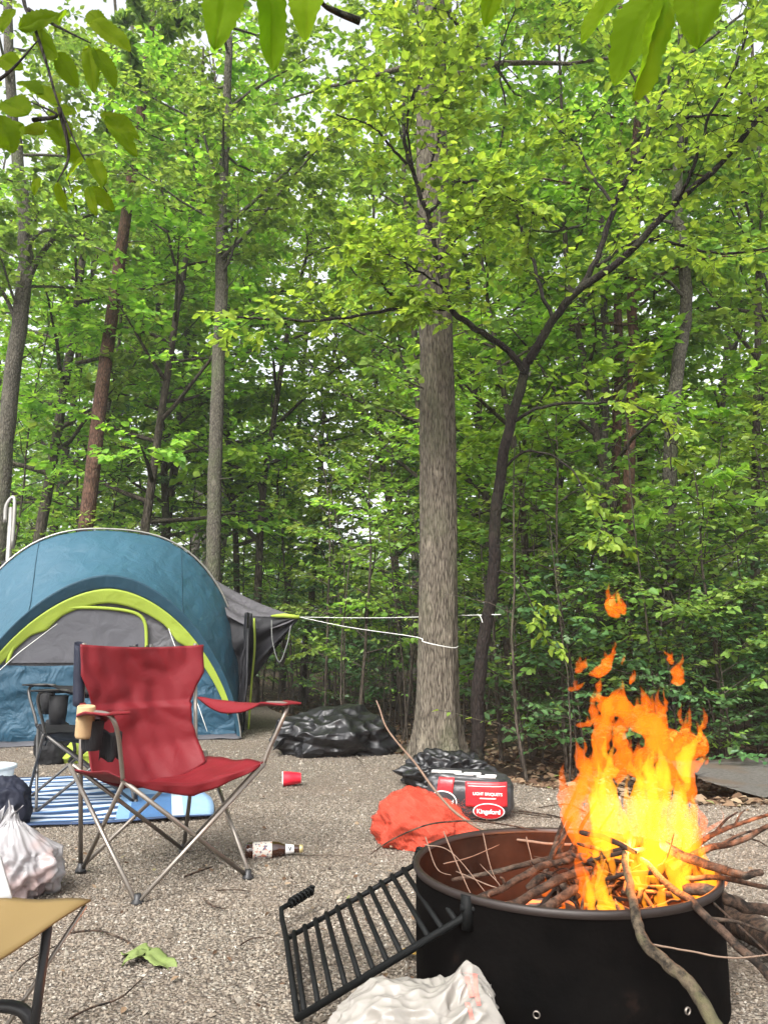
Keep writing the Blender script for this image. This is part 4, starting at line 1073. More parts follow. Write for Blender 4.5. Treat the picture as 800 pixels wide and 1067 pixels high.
# ------------------------------------------------------------------ STICKS
k = NT('stick_bark'); v = k.tc('Object'); nz = k.noise(v, 45, 6, .7); n3 = k.noise(v, 11, 4, .6)
c = k.ramp(nz, [(.42, (0.010, 0.007, 0.005)), (.60, (0.070, 0.042, 0.028))]); c = k.mix(k.ramp(n3, [(.55, (0, 0, 0)), (.7, (.5, .5, .5))]), c, (0.15, 0.12, 0.09))
M['stick'] = k.fin(k.pbsdf(c, .85, 0, .25, k.bump(nz, 1.0, .008)))
k = NT('mossy_stick'); v = k.tc('Object'); nz = k.noise(v, 40, 6, .7); n3 = k.noise(v, 16, 4, .6)
c = k.ramp(nz, [(.4, (0.010, 0.008, 0.006)), (.6, (0.085, 0.065, 0.043))]); c = k.mix(k.ramp(n3, [(.50, (0, 0, 0)), (.60, (.7, .7, .7))]), c, (0.075, 0.070, 0.035))
M['mossy'] = k.fin(k.pbsdf(c, .9, 0, .2, k.bump(nz, 1.0, .006)))
M['twig_pale'] = plain('twig_pale', (0.16, 0.11, 0.08), .8, 0, .2, 60, .4)
M['char'] = plain('char', (0.02, 0.014, 0.011), .85, 0, .25, 60, .7, .6, .004)
sr = random.Random(77)
STK = MB
def stick(pts, r, label, mat='stick', name='firewood_stick', grp='sticks burning in the fire ring', cat='stick', n=9, knob=.18, branch=None):
    """pts: list of world points; r: radius or list"""
    pp = spline(pts, 8); r = [q * .87 for q in (r if hasattr(r, '__len__') else [r, r * .75])]; rr = lerp_list(r if hasattr(r, '__len__') else [r, r * .75], len(pp))
    sd_ = sr.random() * 50
    rr = [q * (1 + knob * noise.noise(Vector((i_ * .30, sd_, 0))) * .8 + knob * .5 * noise.noise(Vector((i_ * 1.1, sd_, 4)))) for i_, q in enumerate(rr)]
    base_r = max(rr); rr[0] *= .75; rr[-1] *= .6
    pp = [p + Vector([noise.noise(Vector((i_ * .24, sd_ + 7 * a, 1))) for a in range(3)]) * base_r * .45 for i_, p in enumerate(pp)]
    b = MB(); o0 = pp[0].copy(); b.tube([p - o0 for p in pp], rr, n)
    if branch:
        for (f, dv, L_) in branch:
            i_ = int(f * (len(pp) - 1)); s0 = pp[i_] - o0; dv = Vector(dv)
            b.tube(spline([s0, s0 + dv * L_ * .5 + Vector((0, 0, .008)), s0 + dv * L_], 5), lerp_list([rr[i_] * .6, rr[i_] * .3], 11), 6)
    o = b.build(name, M[mat], None); o.location = o0
    return tag(o, label, cat, grp)
GF = 'sticks burning in the fire ring'
stick([P(655, 868, 2.25), P(651, 895, 2.08), P(656, 922, 1.92), P(660, 943, 1.775), P(664, 962, 1.71), P(673, 985, 1.66), P(700, 1008, 1.60), P(722, 1030, 1.55), P(750, 1078, 1.48)], [.010, .0115, .013, .0145, .016], 'thick mossy curved branch hanging over the front rim of the fire ring', 'mossy', n=14, knob=.2)
stick([P(668, 895, 2.15), P(700, 925, 1.97), P(722, 941, 1.85), P(742, 962, 1.78), P(768, 985, 1.72), P(812, 1030, 1.62)], [.009, .0105, .0115, .010], 'long brown branch slanting from the flames down over the right front rim', branch=[(.55, (.9, .2, -.25), .16)])
stick([P(603, 867, 2.2), P(632, 874, 2.15), P(664, 888, 2.1)], [.0075, .009, .008], 'short dark charred stick poking left across the flames', 'char')
stick([P(612, 897, 2.1), P(645, 889, 2.12), P(672, 885, 2.2)], [.006, .008], 'thin charred stick lying level in the flames', 'char')
stick([P(690, 880, 2.15), P(720, 896, 2.05), P(748, 904, 1.98), P(772, 912, 1.92), P(794, 908, 1.9)], [.015, .014, .012, .009], 'brown branch sticking out over the right rim of the fire ring')
stick([P(700, 905, 2.2), P(735, 885, 2.15), P(765, 878, 2.1), P(806, 858, 2.05)], [.013, .010, .007], 'reddish forked branch pointing up to the right of the flames', branch=[(.5, (.85, -.1, .35), .14)])
stick([P(712, 892, 2.35), P(738, 872, 2.3), P(765, 860, 2.28), P(806, 846, 2.2)], [.010, .008, .005], 'thin forked twig rising to the right above the ring rim', branch=[(.45, (.8, .1, .6), .10), (.7, (.6, .1, .7), .06)])
stick([P(715, 915, 2.1), P(752, 916, 2.0), P(806, 926, 1.9)], [.009, .008, .006], 'thin straight stick lying level across the right rim')
stick([P(712, 928, 2.05), P(745, 930, 2.0), P(775, 945, 2.0), P(812, 952, 1.98)], [.016, .018, .016], 'dark crooked branch over the right rim below the others')
stick([G(752, 942, .08), G(775, 960, .075), G(830, 1000, .07)], [.046, .050, .048], 'thick pale log lying on the gravel against the right of the fire ring', 'stick', 'log', None, 'log', 18, .12)
stick([P(680, 984, 1.74), P(712, 990, 1.70), P(760, 998, 1.66), P(808, 994, 1.62)], [.0028, .0022], 'thin bare twig stretching right in front of the fire ring', 'twig_pale', 'twig', 'thin twigs around the fire ring', 'twig', 5)
stick([P(735, 935, 1.95), P(770, 965, 1.8), P(812, 1005, 1.7)], [.004, .003], 'thin dark twig slanting down over the right rim', 'stick', 'twig', 'thin twigs around the fire ring', 'twig', 5)
stick([P(495, 938, 2.05), P(530, 922, 2.1), P(565, 903, 2.15), P(612, 890, 2.2)], [.010, .011, .012, .011], 'brown stick slanting from the left rim up into the flames', branch=[(.3, (-.3, -.1, .5), .05)])
stick([P(512, 950, 2.0), P(548, 936, 2.05), P(585, 915, 2.1), P(615, 905, 2.15)], [.013, .014, .012], 'thick brown stick low in the left front of the ring')
stick([P(470, 916, 2.35), P(515, 908, 2.3), P(560, 898, 2.25), P(600, 888, 2.25)], [.007, .009, .010], 'thin brown stick lying near the back left of the ring')
stick([P(540, 955, 1.93), P(570, 945, 1.98), P(600, 925, 2.05)], [.013, .014, .012], 'short brown stick lying against the front wall inside the ring')
stick([P(548, 925, 2.2), P(575, 912, 2.2), P(600, 940, 2.1)], [.012, .014, .012], 'bent brown stick among the left sticks in the ring')
# jumbled burning pile
for q in range(46):
    a = sr.uniform(0, 6.28); r0 = sr.uniform(0.0, .20); cx_ = RC.x + .10 + r0 * math.cos(a) * .9; cy_ = RC.y - .02 + r0 * math.sin(a) * .75
    z_ = .20 + .15 * (1 - r0 / .22) * sr.random(); yaw_ = sr.uniform(0, 6.28); L_ = sr.uniform(.08, .20); tl = sr.uniform(-.3, .75)
    d_ = Vector((math.cos(yaw_) * math.cos(tl), math.sin(yaw_) * math.cos(tl), math.sin(tl)))
    c_ = Vector((cx_, cy_, z_)); stick([c_ - d_ * L_ * .5, c_ + Vector((sr.gauss(0, .01), sr.gauss(0, .01), .01)), c_ + d_ * L_ * .5], [sr.uniform(.005, .012), sr.uniform(.003, .007)], 'charred piece of kindling in the burning heap inside the ring', 'char' if q % 3 else 'stick', n=7, knob=.35)
for (x0, y0, Y0, x1, y1, Y1, r_) in ((572, 900, 2.3, 606, 812, 2.35, .010), (590, 900, 2.3, 622, 834, 2.35, .009), (580, 905, 2.25, 596, 850, 2.3, .012), (566, 915, 2.2, 590, 868, 2.25, .010), (604, 905, 2.25, 640, 842, 2.3, .006)):
    stick([P(x0, y0, Y0), P((x0 + x1) / 2 - 3, (y0 + y1) / 2, (Y0 + Y1) / 2), P(x1, y1, Y1)], [r_, r_ * .5], 'upright stick leaning into the left side of the flames')
TW = 'thin twigs around the fire ring'
stick([P(392, 730, 2.95), P(405, 762, 2.9), P(432, 795, 2.85), P(452, 822, 2.78), P(475, 847, 2.7), P(510, 868, 2.62), P(560, 878, 2.5), P(600, 880, 2.42), P(628, 876, 2.35)], [.0035, .005, .0055, .005, .004], 'long pale bent twig arching out of the left of the fire ring', 'twig_pale', 'twig', TW, 'twig', 6, .12)
stick([P(386, 890, 2.75), P(412, 873, 2.7), P(452, 858, 2.65), P(500, 856, 2.6), P(560, 865, 2.52)], [.0025, .0035, .003], 'thin brown twig arching over the back rim to the orange bag', 'stick', 'twig', TW, 'twig', 5)
stick([P(552, 852, 4.1), P(590, 854, 4.1), P(470, 838, 4.1)][::-1], [.004, .003], 'thin brown twig lying behind the fire ring by the charcoal', 'stick', 'twig', TW, 'twig', 5)
for (pp, lb) in (([(443, 872, 2.3), (455, 905, 2.25), (470, 912, 2.2)], 'pale twig poking up at the left rim'), ([(462, 866, 2.2), (478, 905, 2.1), (492, 935, 2.05)], 'pale straight twig leaning on the left rim'), ([(442, 880, 2.25), (470, 888, 2.2), (510, 935, 2.05)], 'pale bent twig crossing inside the left rim'), ([(503, 868, 2.4), (510, 900, 2.3), (517, 918, 2.2)], 'short pale twig standing in the back left of the ring'), ([(548, 872, 2.45), (552, 888, 2.4), (556, 905, 2.3)], 'small pale twig upright near the back of the ring'), ([(475, 908, 2.2), (520, 925, 2.1), (500, 900, 2.2)], 'crooked pale twig inside the left rim'), ([(462, 900, 2.15), (490, 893, 2.2), (520, 880, 2.3)], 'fine pale twig crossing the left sticks')):
    stick([P(*q) for q in pp], [.0022, .0013], lb + ' of the fire ring' if 'ring' not in lb else lb, 'twig_pale', 'twig', TW, 'twig', 5)
for q in range(14):
    c_ = P(sr.uniform(560, 740), sr.uniform(895, 935), 2.15); d_ = Vector((sr.gauss(0, 1), sr.gauss(0, .6), abs(sr.gauss(0, .8)))).normalized() * sr.uniform(.06, .14)
    stick([c_, c_ + d_ * .5 + Vector((sr.gauss(0, .015), 0, sr.gauss(0, .015))), c_ + d_], [.0035, .0015], 'fine curled twig in the burning heap', 'char' if q % 2 else 'stick', 'twig', TW, 'twig', 5)
# twigs on the gravel
GT = 'loose twigs on the gravel'
for (pp, r_, lb) in (([(192, 914), (207, 908), (222, 903)], .005, 'short brown twig on the gravel under the red chair'), ([(212, 936), (222, 944), (236, 947)], .004, 'thin brown twig on the gravel left of the grate'),
        ([(225, 928), (245, 927), (262, 929)], .003, 'thin dark twig on the gravel near the right foot of the red chair'), ([(74, 972), (105, 970), (135, 982), (140, 990)], .004, 'curved brown twig on the gravel above the wilted leaves'),
        ([(72, 1062), (95, 1050), (125, 1040), (150, 1018)], .0035, 'long thin twig on the gravel below the wilted leaves'), ([(18, 1012), (30, 1000), (60, 985)], .003, 'thin curved twig on the gravel beside the tan stool'),
        ([(313, 892), (345, 891), (372, 894)], .002, 'hair thin twig on the gravel right of the bottle'), ([(250, 985), (262, 978), (275, 977)], .003, 'tiny twig on the gravel left of the grate handle'),
        ([(540, 845), (570, 849), (598, 855)], .006, 'bare twig lying by the charcoal bag'), ([(610, 846), (590, 838), (560, 842)], .005, 'forked twig lying behind the fire ring'), ([(760, 870), (785, 875), (800, 882)], .006, 'brown twig lying on the gravel far right'), ([(348, 778), (372, 790), (380, 800)], .004, 'small twig on the gravel by the big trash bag')):
    stick([G(x_, y_, r_ + .010) for x_, y_ in pp], [r_, r_ * .6], lb, 'stick', 'twig', GT, 'twig', 6)
# wilted leaves
M['leaf_wilt'] = plain('leaf_wilt', (0.13, 0.17, 0.05), .7, 0, .3, 25, .45)
wl = empty('wilted_leaf', G(150, 1003, 0), 0, 'pair of wilted green leaves lying on the gravel in the left foreground', 'leaf')
def big_leaf(dirv, L_, W_, base=(0, 0, 0.02), curl=.02, seed=0, nu=10, nvv=14, nrm=(0, 0, 1), vein=0.0):
    d_ = Vector(dirv).normalized(); n_ = Vector(nrm); s_ = d_.cross(n_).normalized(); n_ = s_.cross(d_); base = Vector(base)
    def fn(u, v_):
        w_ = W_ * (math.sin(PI * min(1, v_ ** .85)) ** .6 if 0 < v_ < 1 else 0.001) * (1 + .06 * math.sin(v_ * 60))
        uu = (u - .5)
        return base + d_ * L_ * v_ + s_ * w_ * uu + n_ * (abs(uu) * W_ * .25 * math.sin(v_ * PI) - curl * v_ * v_ + vein * W_ * (.5 + .5 * math.sin(v_ * 60 - abs(uu) * 26)) ** 3 - vein * 3 * W_ * max(0, 1 - abs(uu) / .05) + curl * .7 * noise.noise(Vector((uu * 2 + seed, v_ * 3, seed))))
    return fn
for (dv, L_, W_, s_) in (((-.6, .5, 0), .10, .075, 1), ((.75, -.35, 0), .12, .07, 2), ((.1, .9, .1), .08, .05, 3), ((-.2, -.2, .1), .06, .04, 4)):
    b = MB(); b.sheet(big_leaf(dv, L_, W_, (0, 0, .022), .03, s_), 10, 16, .0012, (0, 0, 1)); b.build('blade', M['leaf_wilt'], wl)
M['leaf_yellow'] = plain('leaf_yellow', (0.42, 0.25, 0.04), .7)
b = MB(); b.sheet(big_leaf((.9, .15, 0), .07, .045, (-.035, 0, .02), .012, 6), 8, 12, .0012, (0, 0, 1)); o = b.build('fallen_leaf', M['leaf_yellow']); o.location = G(430, 1000, 0)
tag(o, 'yellow fallen leaf on the gravel between the grate and the ring', 'leaf')

# ------------------------------------------------------------------ FLAMES
def flame_mat(name, strength, col=(1.0, 0.24, 0.022)):
    k = NT(name); e_ = k.n('ShaderNodeEmission'); e_.inputs['Color'].default_value = (*col, 1); e_.inputs['Strength'].default_value = strength
    ab = k.n('ShaderNodeVolumeAbsorption'); ab.inputs['Density'].default_value = 26; ab.inputs['Color'].default_value = (.1, .1, .1, 1)
    ad = k.n('ShaderNodeAddShader'); k.l(e_.outputs[0], ad.inputs[0]); k.l(ab.outputs[0], ad.inputs[1])
    return k.fin(ad.outputs[0], True)
M['flame_o'] = flame_mat('flame_orange', 24.0, (1.0, 0.17, 0.008)); M['flame_y'] = flame_mat('flame_yellow', 33.0, (1.0, 0.34, 0.015))
fire = empty('campfire_flames', (RC.x + .1, RC.y, .18), 0, 'tall orange and yellow flames rising from the sticks in the fire ring', 'flames')
FO = fire.location
def Zf(zx, zy): return (560 + zx / 2.9625, 600 + zy / 2.9625)
fr = random.Random(5); nfl = [0]
def lick(b, pts, ww, thick, n=10, taper=True):
    pp = spline(pts, 7); m = len(pp); ww = lerp_list(ww, m); sd_ = fr.random() * 90; V = []; F = []
    for i_, p in enumerate(pp):
        a = pp[max(0, i_ - 1)]; c_ = pp[min(m - 1, i_ + 1)]; t_ = (c_ - a).normalized(); s_ = t_.cross(Vector((0, 1, 0))).normalized()
        f = i_ / (m - 1); e_ = min(1, (f + .02) / .15) ** .5 * min(1, (1.001 - f) / .5) ** .8
        w_ = max(.0010, ww[i_] * e_ * (1 + .5 * noise.noise(Vector((i_ * .35, sd_, 0))))); th_ = max(.0010, min(thick * .5, w_ * .7))
        for q in range(n):
            an = 2 * PI * q / n; V.append(p + s_ * w_ * math.cos(an) + Vector((0, 1, 0)) * th_ * math.sin(an) - FO)
    for i_ in range(m - 1):
        for q in range(n):
            q2 = (q + 1) % n; F.append([i_ * n + q, i_ * n + q2, (i_ + 1) * n + q2, (i_ + 1) * n + q])
    F.append(list(range(n))[::-1]); F.append([(m - 1) * n + q for q in range(n)])
    b.add(V, F)
def tongue(zpts, widths, Y, mat, thick=.022, yj=.03, licks=3):
    if nfl[0] >= 99: return
    nfl[0] += 1
    pts = [P(*Zf(a, b_), Y + fr.uniform(-yj, yj)) for a, b_ in zpts]
    ww = [w_ / 2.9625 / 800 * Y * .5 for w_ in widths]
    b = MB(); lick(b, pts, ww, thick)
    pp = spline(pts, 7); m = len(pp); W3 = lerp_list(ww, m)
    for q in range(licks):
        i_ = int(fr.uniform(.2, .9) * (m - 1)); w_ = W3[i_]; sg = fr.choice((-1, 1))
        if w_ < .004: continue
        p = pp[i_] + Vector((sg * w_ * .45, 0, 0)); h_ = w_ * fr.uniform(2.0, 4.5)
        lick(b, [p, p + Vector((sg * w_ * .45, 0, h_ * .35)), p + Vector((sg * w_ * fr.uniform(.1, .5), 0, h_ * .7)), p + Vector((sg * w_ * fr.uniform(-.2, .9), 0, h_))], [w_ * .45, w_ * .4, w_ * .22, .0012], thick * .8)
    o = b.build('flame_tongue', mat, fire, fix=True)
    md = o.modifiers.new('r', 'REMESH'); md.mode = 'VOXEL'; md.voxel_size = .0016
    bpy.context.view_layer.update(); me = bpy.data.meshes.new_from_object(o.evaluated_get(bpy.context.evaluated_depsgraph_get()))
    o.modifiers.clear(); old = o.data; o.data = me; bpy.data.meshes.remove(old)
    sd_ = fr.random() * 9
    for v_ in me.vertices:
        c_ = v_.co; c_.x += .007 * noise.noise(Vector((c_.x * 28, sd_, c_.z * 13))) + .004 * noise.noise(Vector((c_.x * 70, sd_, c_.z * 26)))
        c_.y *= 1.0
    me.polygons.foreach_set('use_smooth', [True] * len(me.polygons))
    if not me.materials: me.materials.append(mat)
    return o
O_, Y_ = M['flame_o'], M['flame_y']
T_ = [
 ([(205, 620), (190, 540), (205, 450), (222, 390), (262, 332)], [60, 55, 60, 70, 40], 2.20, O_),
 ([(225, 400), (190, 380), (150, 392)], [40, 25, 10], 2.2, O_),
 ([(200, 470), (235, 400), (290, 430), (330, 470), (375, 560)], [30, 60, 85, 100, 70], 2.18, O_),
 ([(300, 470), (350, 450), (398, 400)], [60, 70, 30], 2.16, O_),
 ([(330, 520), (400, 510), (450, 490), (462, 415)], [60, 80, 50, 25], 2.2, O_),
 ([(400, 560), (470, 530), (510, 520), (488, 435)], [50, 70, 60, 20], 2.22, O_),
 ([(420, 620), (480, 590), (525, 560)], [50, 40, 15], 2.2, O_),
 ([(150, 700), (150, 610), (130, 550), (118, 500)], [80, 50, 40, 20], 2.22, O_),
 ([(100, 760), (110, 690), (150, 600), (165, 540)], [70, 60, 60, 30], 2.25, O_),
 ([(245, 520), (250, 470), (270, 400)], [30, 40, 25], 2.2, O_),
 ([(118, 300), (140, 275), (150, 245)], [20, 26, 8], 2.2, O_), ([(155, 305), (200, 290), (225, 250), (236, 210)], [25, 45, 40, 10], 2.2, O_),
 ([(92, 352), (125, 345), (150, 320)], [14, 20, 6], 2.2, O_), ([(118, 462), (160, 455), (190, 428)], [14, 22, 6], 2.2, O_), ([(186, 360), (188, 335), (192, 315)], [14, 20, 5], 2.2, O_),
 ([(245, 130), (225, 90), (240, 45)], [40, 48, 20], 2.2, O_), ([(262, 120), (262, 90), (255, 60)], [24, 26, 8], 2.2, O_), ([(256, 275), (266, 258), (276, 236)], [8, 12, 4], 2.2, O_), ([(284, 335), (290, 315), (290, 288)], [14, 20, 6], 2.2, O_),
 ([(432, 340), (430, 300), (442, 255)], [34, 42, 16], 2.2, O_), ([(412, 275), (402, 250), (398, 232)], [18, 22, 8], 2.2, O_), ([(515, 585), (524, 570), (532, 550)], [10, 14, 4], 2.2, O_),
 ([(250, 640), (260, 560), (255, 500), (275, 440)], [50, 50, 45, 20], 2.18, O_), ([(330, 660), (330, 580), (345, 530), (330, 470)], [60, 60, 55, 30], 2.2, O_), ([(400, 660), (410, 600), (395, 540), (420, 490)], [60, 60, 60, 30], 2.18, O_), ([(460, 700), (470, 640), (455, 580), (470, 530)], [50, 50, 45, 20], 2.2, O_), ([(290, 620), (300, 560), (310, 510)], [50, 40, 20], 2.15, O_), ([(205, 700), (170, 620), (185, 560), (160, 500)], [60, 50, 40, 15], 2.18, O_), ([(360, 560), (370, 480), (350, 420), (365, 370)], [60, 50, 30, 8], 2.2, O_),
 # yellow bodies
 ([(350, 930), (355, 800), (372, 690), (385, 600), (372, 520)], [110, 100, 80, 95, 60], 2.12, Y_),
 ([(360, 900), (340, 780), (350, 650), (375, 560)], [90, 80, 60, 50], 2.18, Y_),
 ([(240, 880), (240, 760), (215, 650), (225, 570), (240, 500)], [110, 90, 60, 50, 25], 2.16, Y_),
 ([(200, 850), (190, 740), (195, 640), (185, 560)], [80, 70, 40, 20], 2.10, Y_),
 ([(290, 840), (300, 720), (310, 640), (285, 570)], [80, 60, 50, 25], 2.14, Y_),
 ([(420, 900), (425, 780), (440, 680), (430, 610)], [100, 90, 70, 30], 2.16, Y_),
 ([(470, 860), (470, 780), (480, 720), (478, 670)], [70, 60, 40, 15], 2.2, Y_),
 ([(460, 640), (450, 570), (495, 500), (492, 450)], [40, 50, 40, 12], 2.14, Y_),
 ([(170, 900), (160, 780), (180, 680), (178, 590)], [90, 80, 60, 25], 2.22, O_),
 ([(120, 830), (105, 740), (140, 650), (150, 600)], [60, 60, 50, 20], 2.2, O_),
 ([(520, 1010), (530, 930), (515, 870), (520, 815)], [70, 60, 40, 15], 2.1, Y_), ([(490, 1000), (500, 940), (480, 890)], [50, 45, 20], 2.08, Y_),
 ([(430, 1000), (425, 930), (405, 880), (415, 830)], [60, 60, 40, 15], 2.06, Y_), ([(460, 990), (450, 940), (470, 900)], [50, 40, 15], 2.1, Y_),
 ([(150, 1060), (150, 980), (140, 920), (118, 850)], [50, 55, 40, 15], 2.08, O_), ([(160, 1050), (165, 970), (135, 890)], [40, 40, 12], 2.05, Y_),
 ([(215, 1060), (195, 980), (190, 910), (160, 860)], [60, 50, 40, 15], 2.08, Y_), ([(265, 1040), (215, 1000), (200, 950)], [50, 30, 10], 2.04, Y_),
 ([(300, 970), (310, 900), (290, 840)], [70, 60, 30], 2.08, Y_), ([(345, 1060), (350, 1030), (370, 1010)], [60, 40, 10], 2.0, Y_),
 ([(390, 1040), (385, 980), (400, 930)], [40, 40, 12], 2.04, Y_), ([(10, 985), (35, 960), (45, 935)], [24, 26, 8], 2.1, O_), ([(60, 1050), (75, 1010), (62, 980)], [30, 25, 8], 2.08, O_),
 ([(575, 960), (560, 930), (570, 900)], [30, 24, 8], 2.1, O_),
]
for zp, ww, Yd, mt in T_: tongue(zp, [q * (.90 if mt is Y_ else 1.0) for q in ww], Yd, mt, .030 if mt is Y_ else .035)
# thin licking streaks inside the body
for q in range(41):
    x0 = fr.uniform(110, 500); yb = fr.uniform(780, 1010); h_ = fr.uniform(120, 330) * (1.0 if 180 < x0 < 460 else .6)
    xs_ = [x0 + fr.gauss(0, 14) * i_ for i_ in range(4)]
    tongue([(xs_[i_], yb - h_ * i_ / 3) for i_ in range(4)], [fr.uniform(16, 34), fr.uniform(14, 26), fr.uniform(8, 18), 4], fr.uniform(2.04, 2.28), Y_ if fr.random() < .65 and 170 < x0 < 470 else O_, .014, .03, 1)
pl = bpy.data.lights.new('fire_glow', 'POINT'); pl.energy = 42; pl.color = (1.0, 0.27, 0.05); pl.shadow_soft_size = 0.05
po = bpy.data.objects.new('fire_glow', pl); COL.objects.link(po); po.location = P(668, 880, 2.15)

P = _P
# ------------------------------------------------------------------ HERO TREES
# big grey trunk with furrowed bark
def big_trunk():
    e = empty('tree', (TRX, 6.5, 0), 0, 'big straight grey barked tree standing between the two trash bags', 'tree')
    n, m = 120, 420; H = 15.0; V = []; F = []
    for i_ in range(m + 1):
        z = -0.15 + (H + .15) * i_ / m
        r = 0.160 * (1 - 0.032 * z) + 0.010
        cx_ = .02 * math.sin(z * .7) + .018 * z * .25; 
        for q in range(n):
            a = 2 * PI * q / n
            fr_ = noise.noise(Vector((math.cos(a) * 6, math.sin(a) * 6, z * 1.6))) ; f2 = abs(noise.noise(Vector((math.cos(a) * 13, math.sin(a) * 13, z * 3.2))))
            rr = (r + 0.085 * math.exp(-max(0, z) * 4.2) * (1 + .45 * math.sin(5 * a + .6) + .2 * math.sin(3 * a))) * (1 + .06 * noise.noise(Vector((math.cos(a) * 1.3, math.sin(a) * 1.3, z * .5)))) + .010 * fr_ - .026 * max(0, .35 - f2 * 1.8) + .004 * noise.noise(Vector((math.cos(a) * 30, math.sin(a) * 30, z * 12)))
            V.append((cx_ + rr * math.cos(a), rr * math.sin(a), z))
    for i_ in range(m):
        for q in range(n):
            q2 = (q + 1) % n; F.append([i_ * n + q, i_ * n + q2, (i_ + 1) * n + q2, (i_ + 1) * n + q])
    mesh_np('trunk', V, np.array(F), M['bark_grey'], e)
    t = Tree(901, .085, njit=.5)
    for i_ in range(26):
        z = 6.2 + 8.5 * i_ / 26; a = i_ * 2.4
        br = t.poly((0.05, 0, z), (math.cos(a), math.sin(a), t.r.uniform(.2, .6)), t.r.uniform(1.5, 2.8) * (1.2 - i_ / 40), .035, .006, .12, .0, .3, 5)
        t.twigs(br, 10, .8, 8, .2, .004, sub=2)
    for (z, a, L_) in ((4.15, 2.9, .9), (3.6, -.3, .9), (3.1, 3.6, .8), (4.6, -2.2, 1.0), (5.2, 0.7, 1.2), (5.3, -1.2, .9)):
        br = t.poly((0.03, 0, z), (math.cos(a), math.sin(a), .25), L_, .010, .003, .12, 0, .2, 4); t.twigs(br, 7, .45, 8)
    V, F = leaf_mesh(*t.leaf_arrays()); t.wood.build('limbs', M['bark_grey'], e); mesh_np('crown', V, F, M['leaf_mid'], e, smooth=False)
big_trunk()

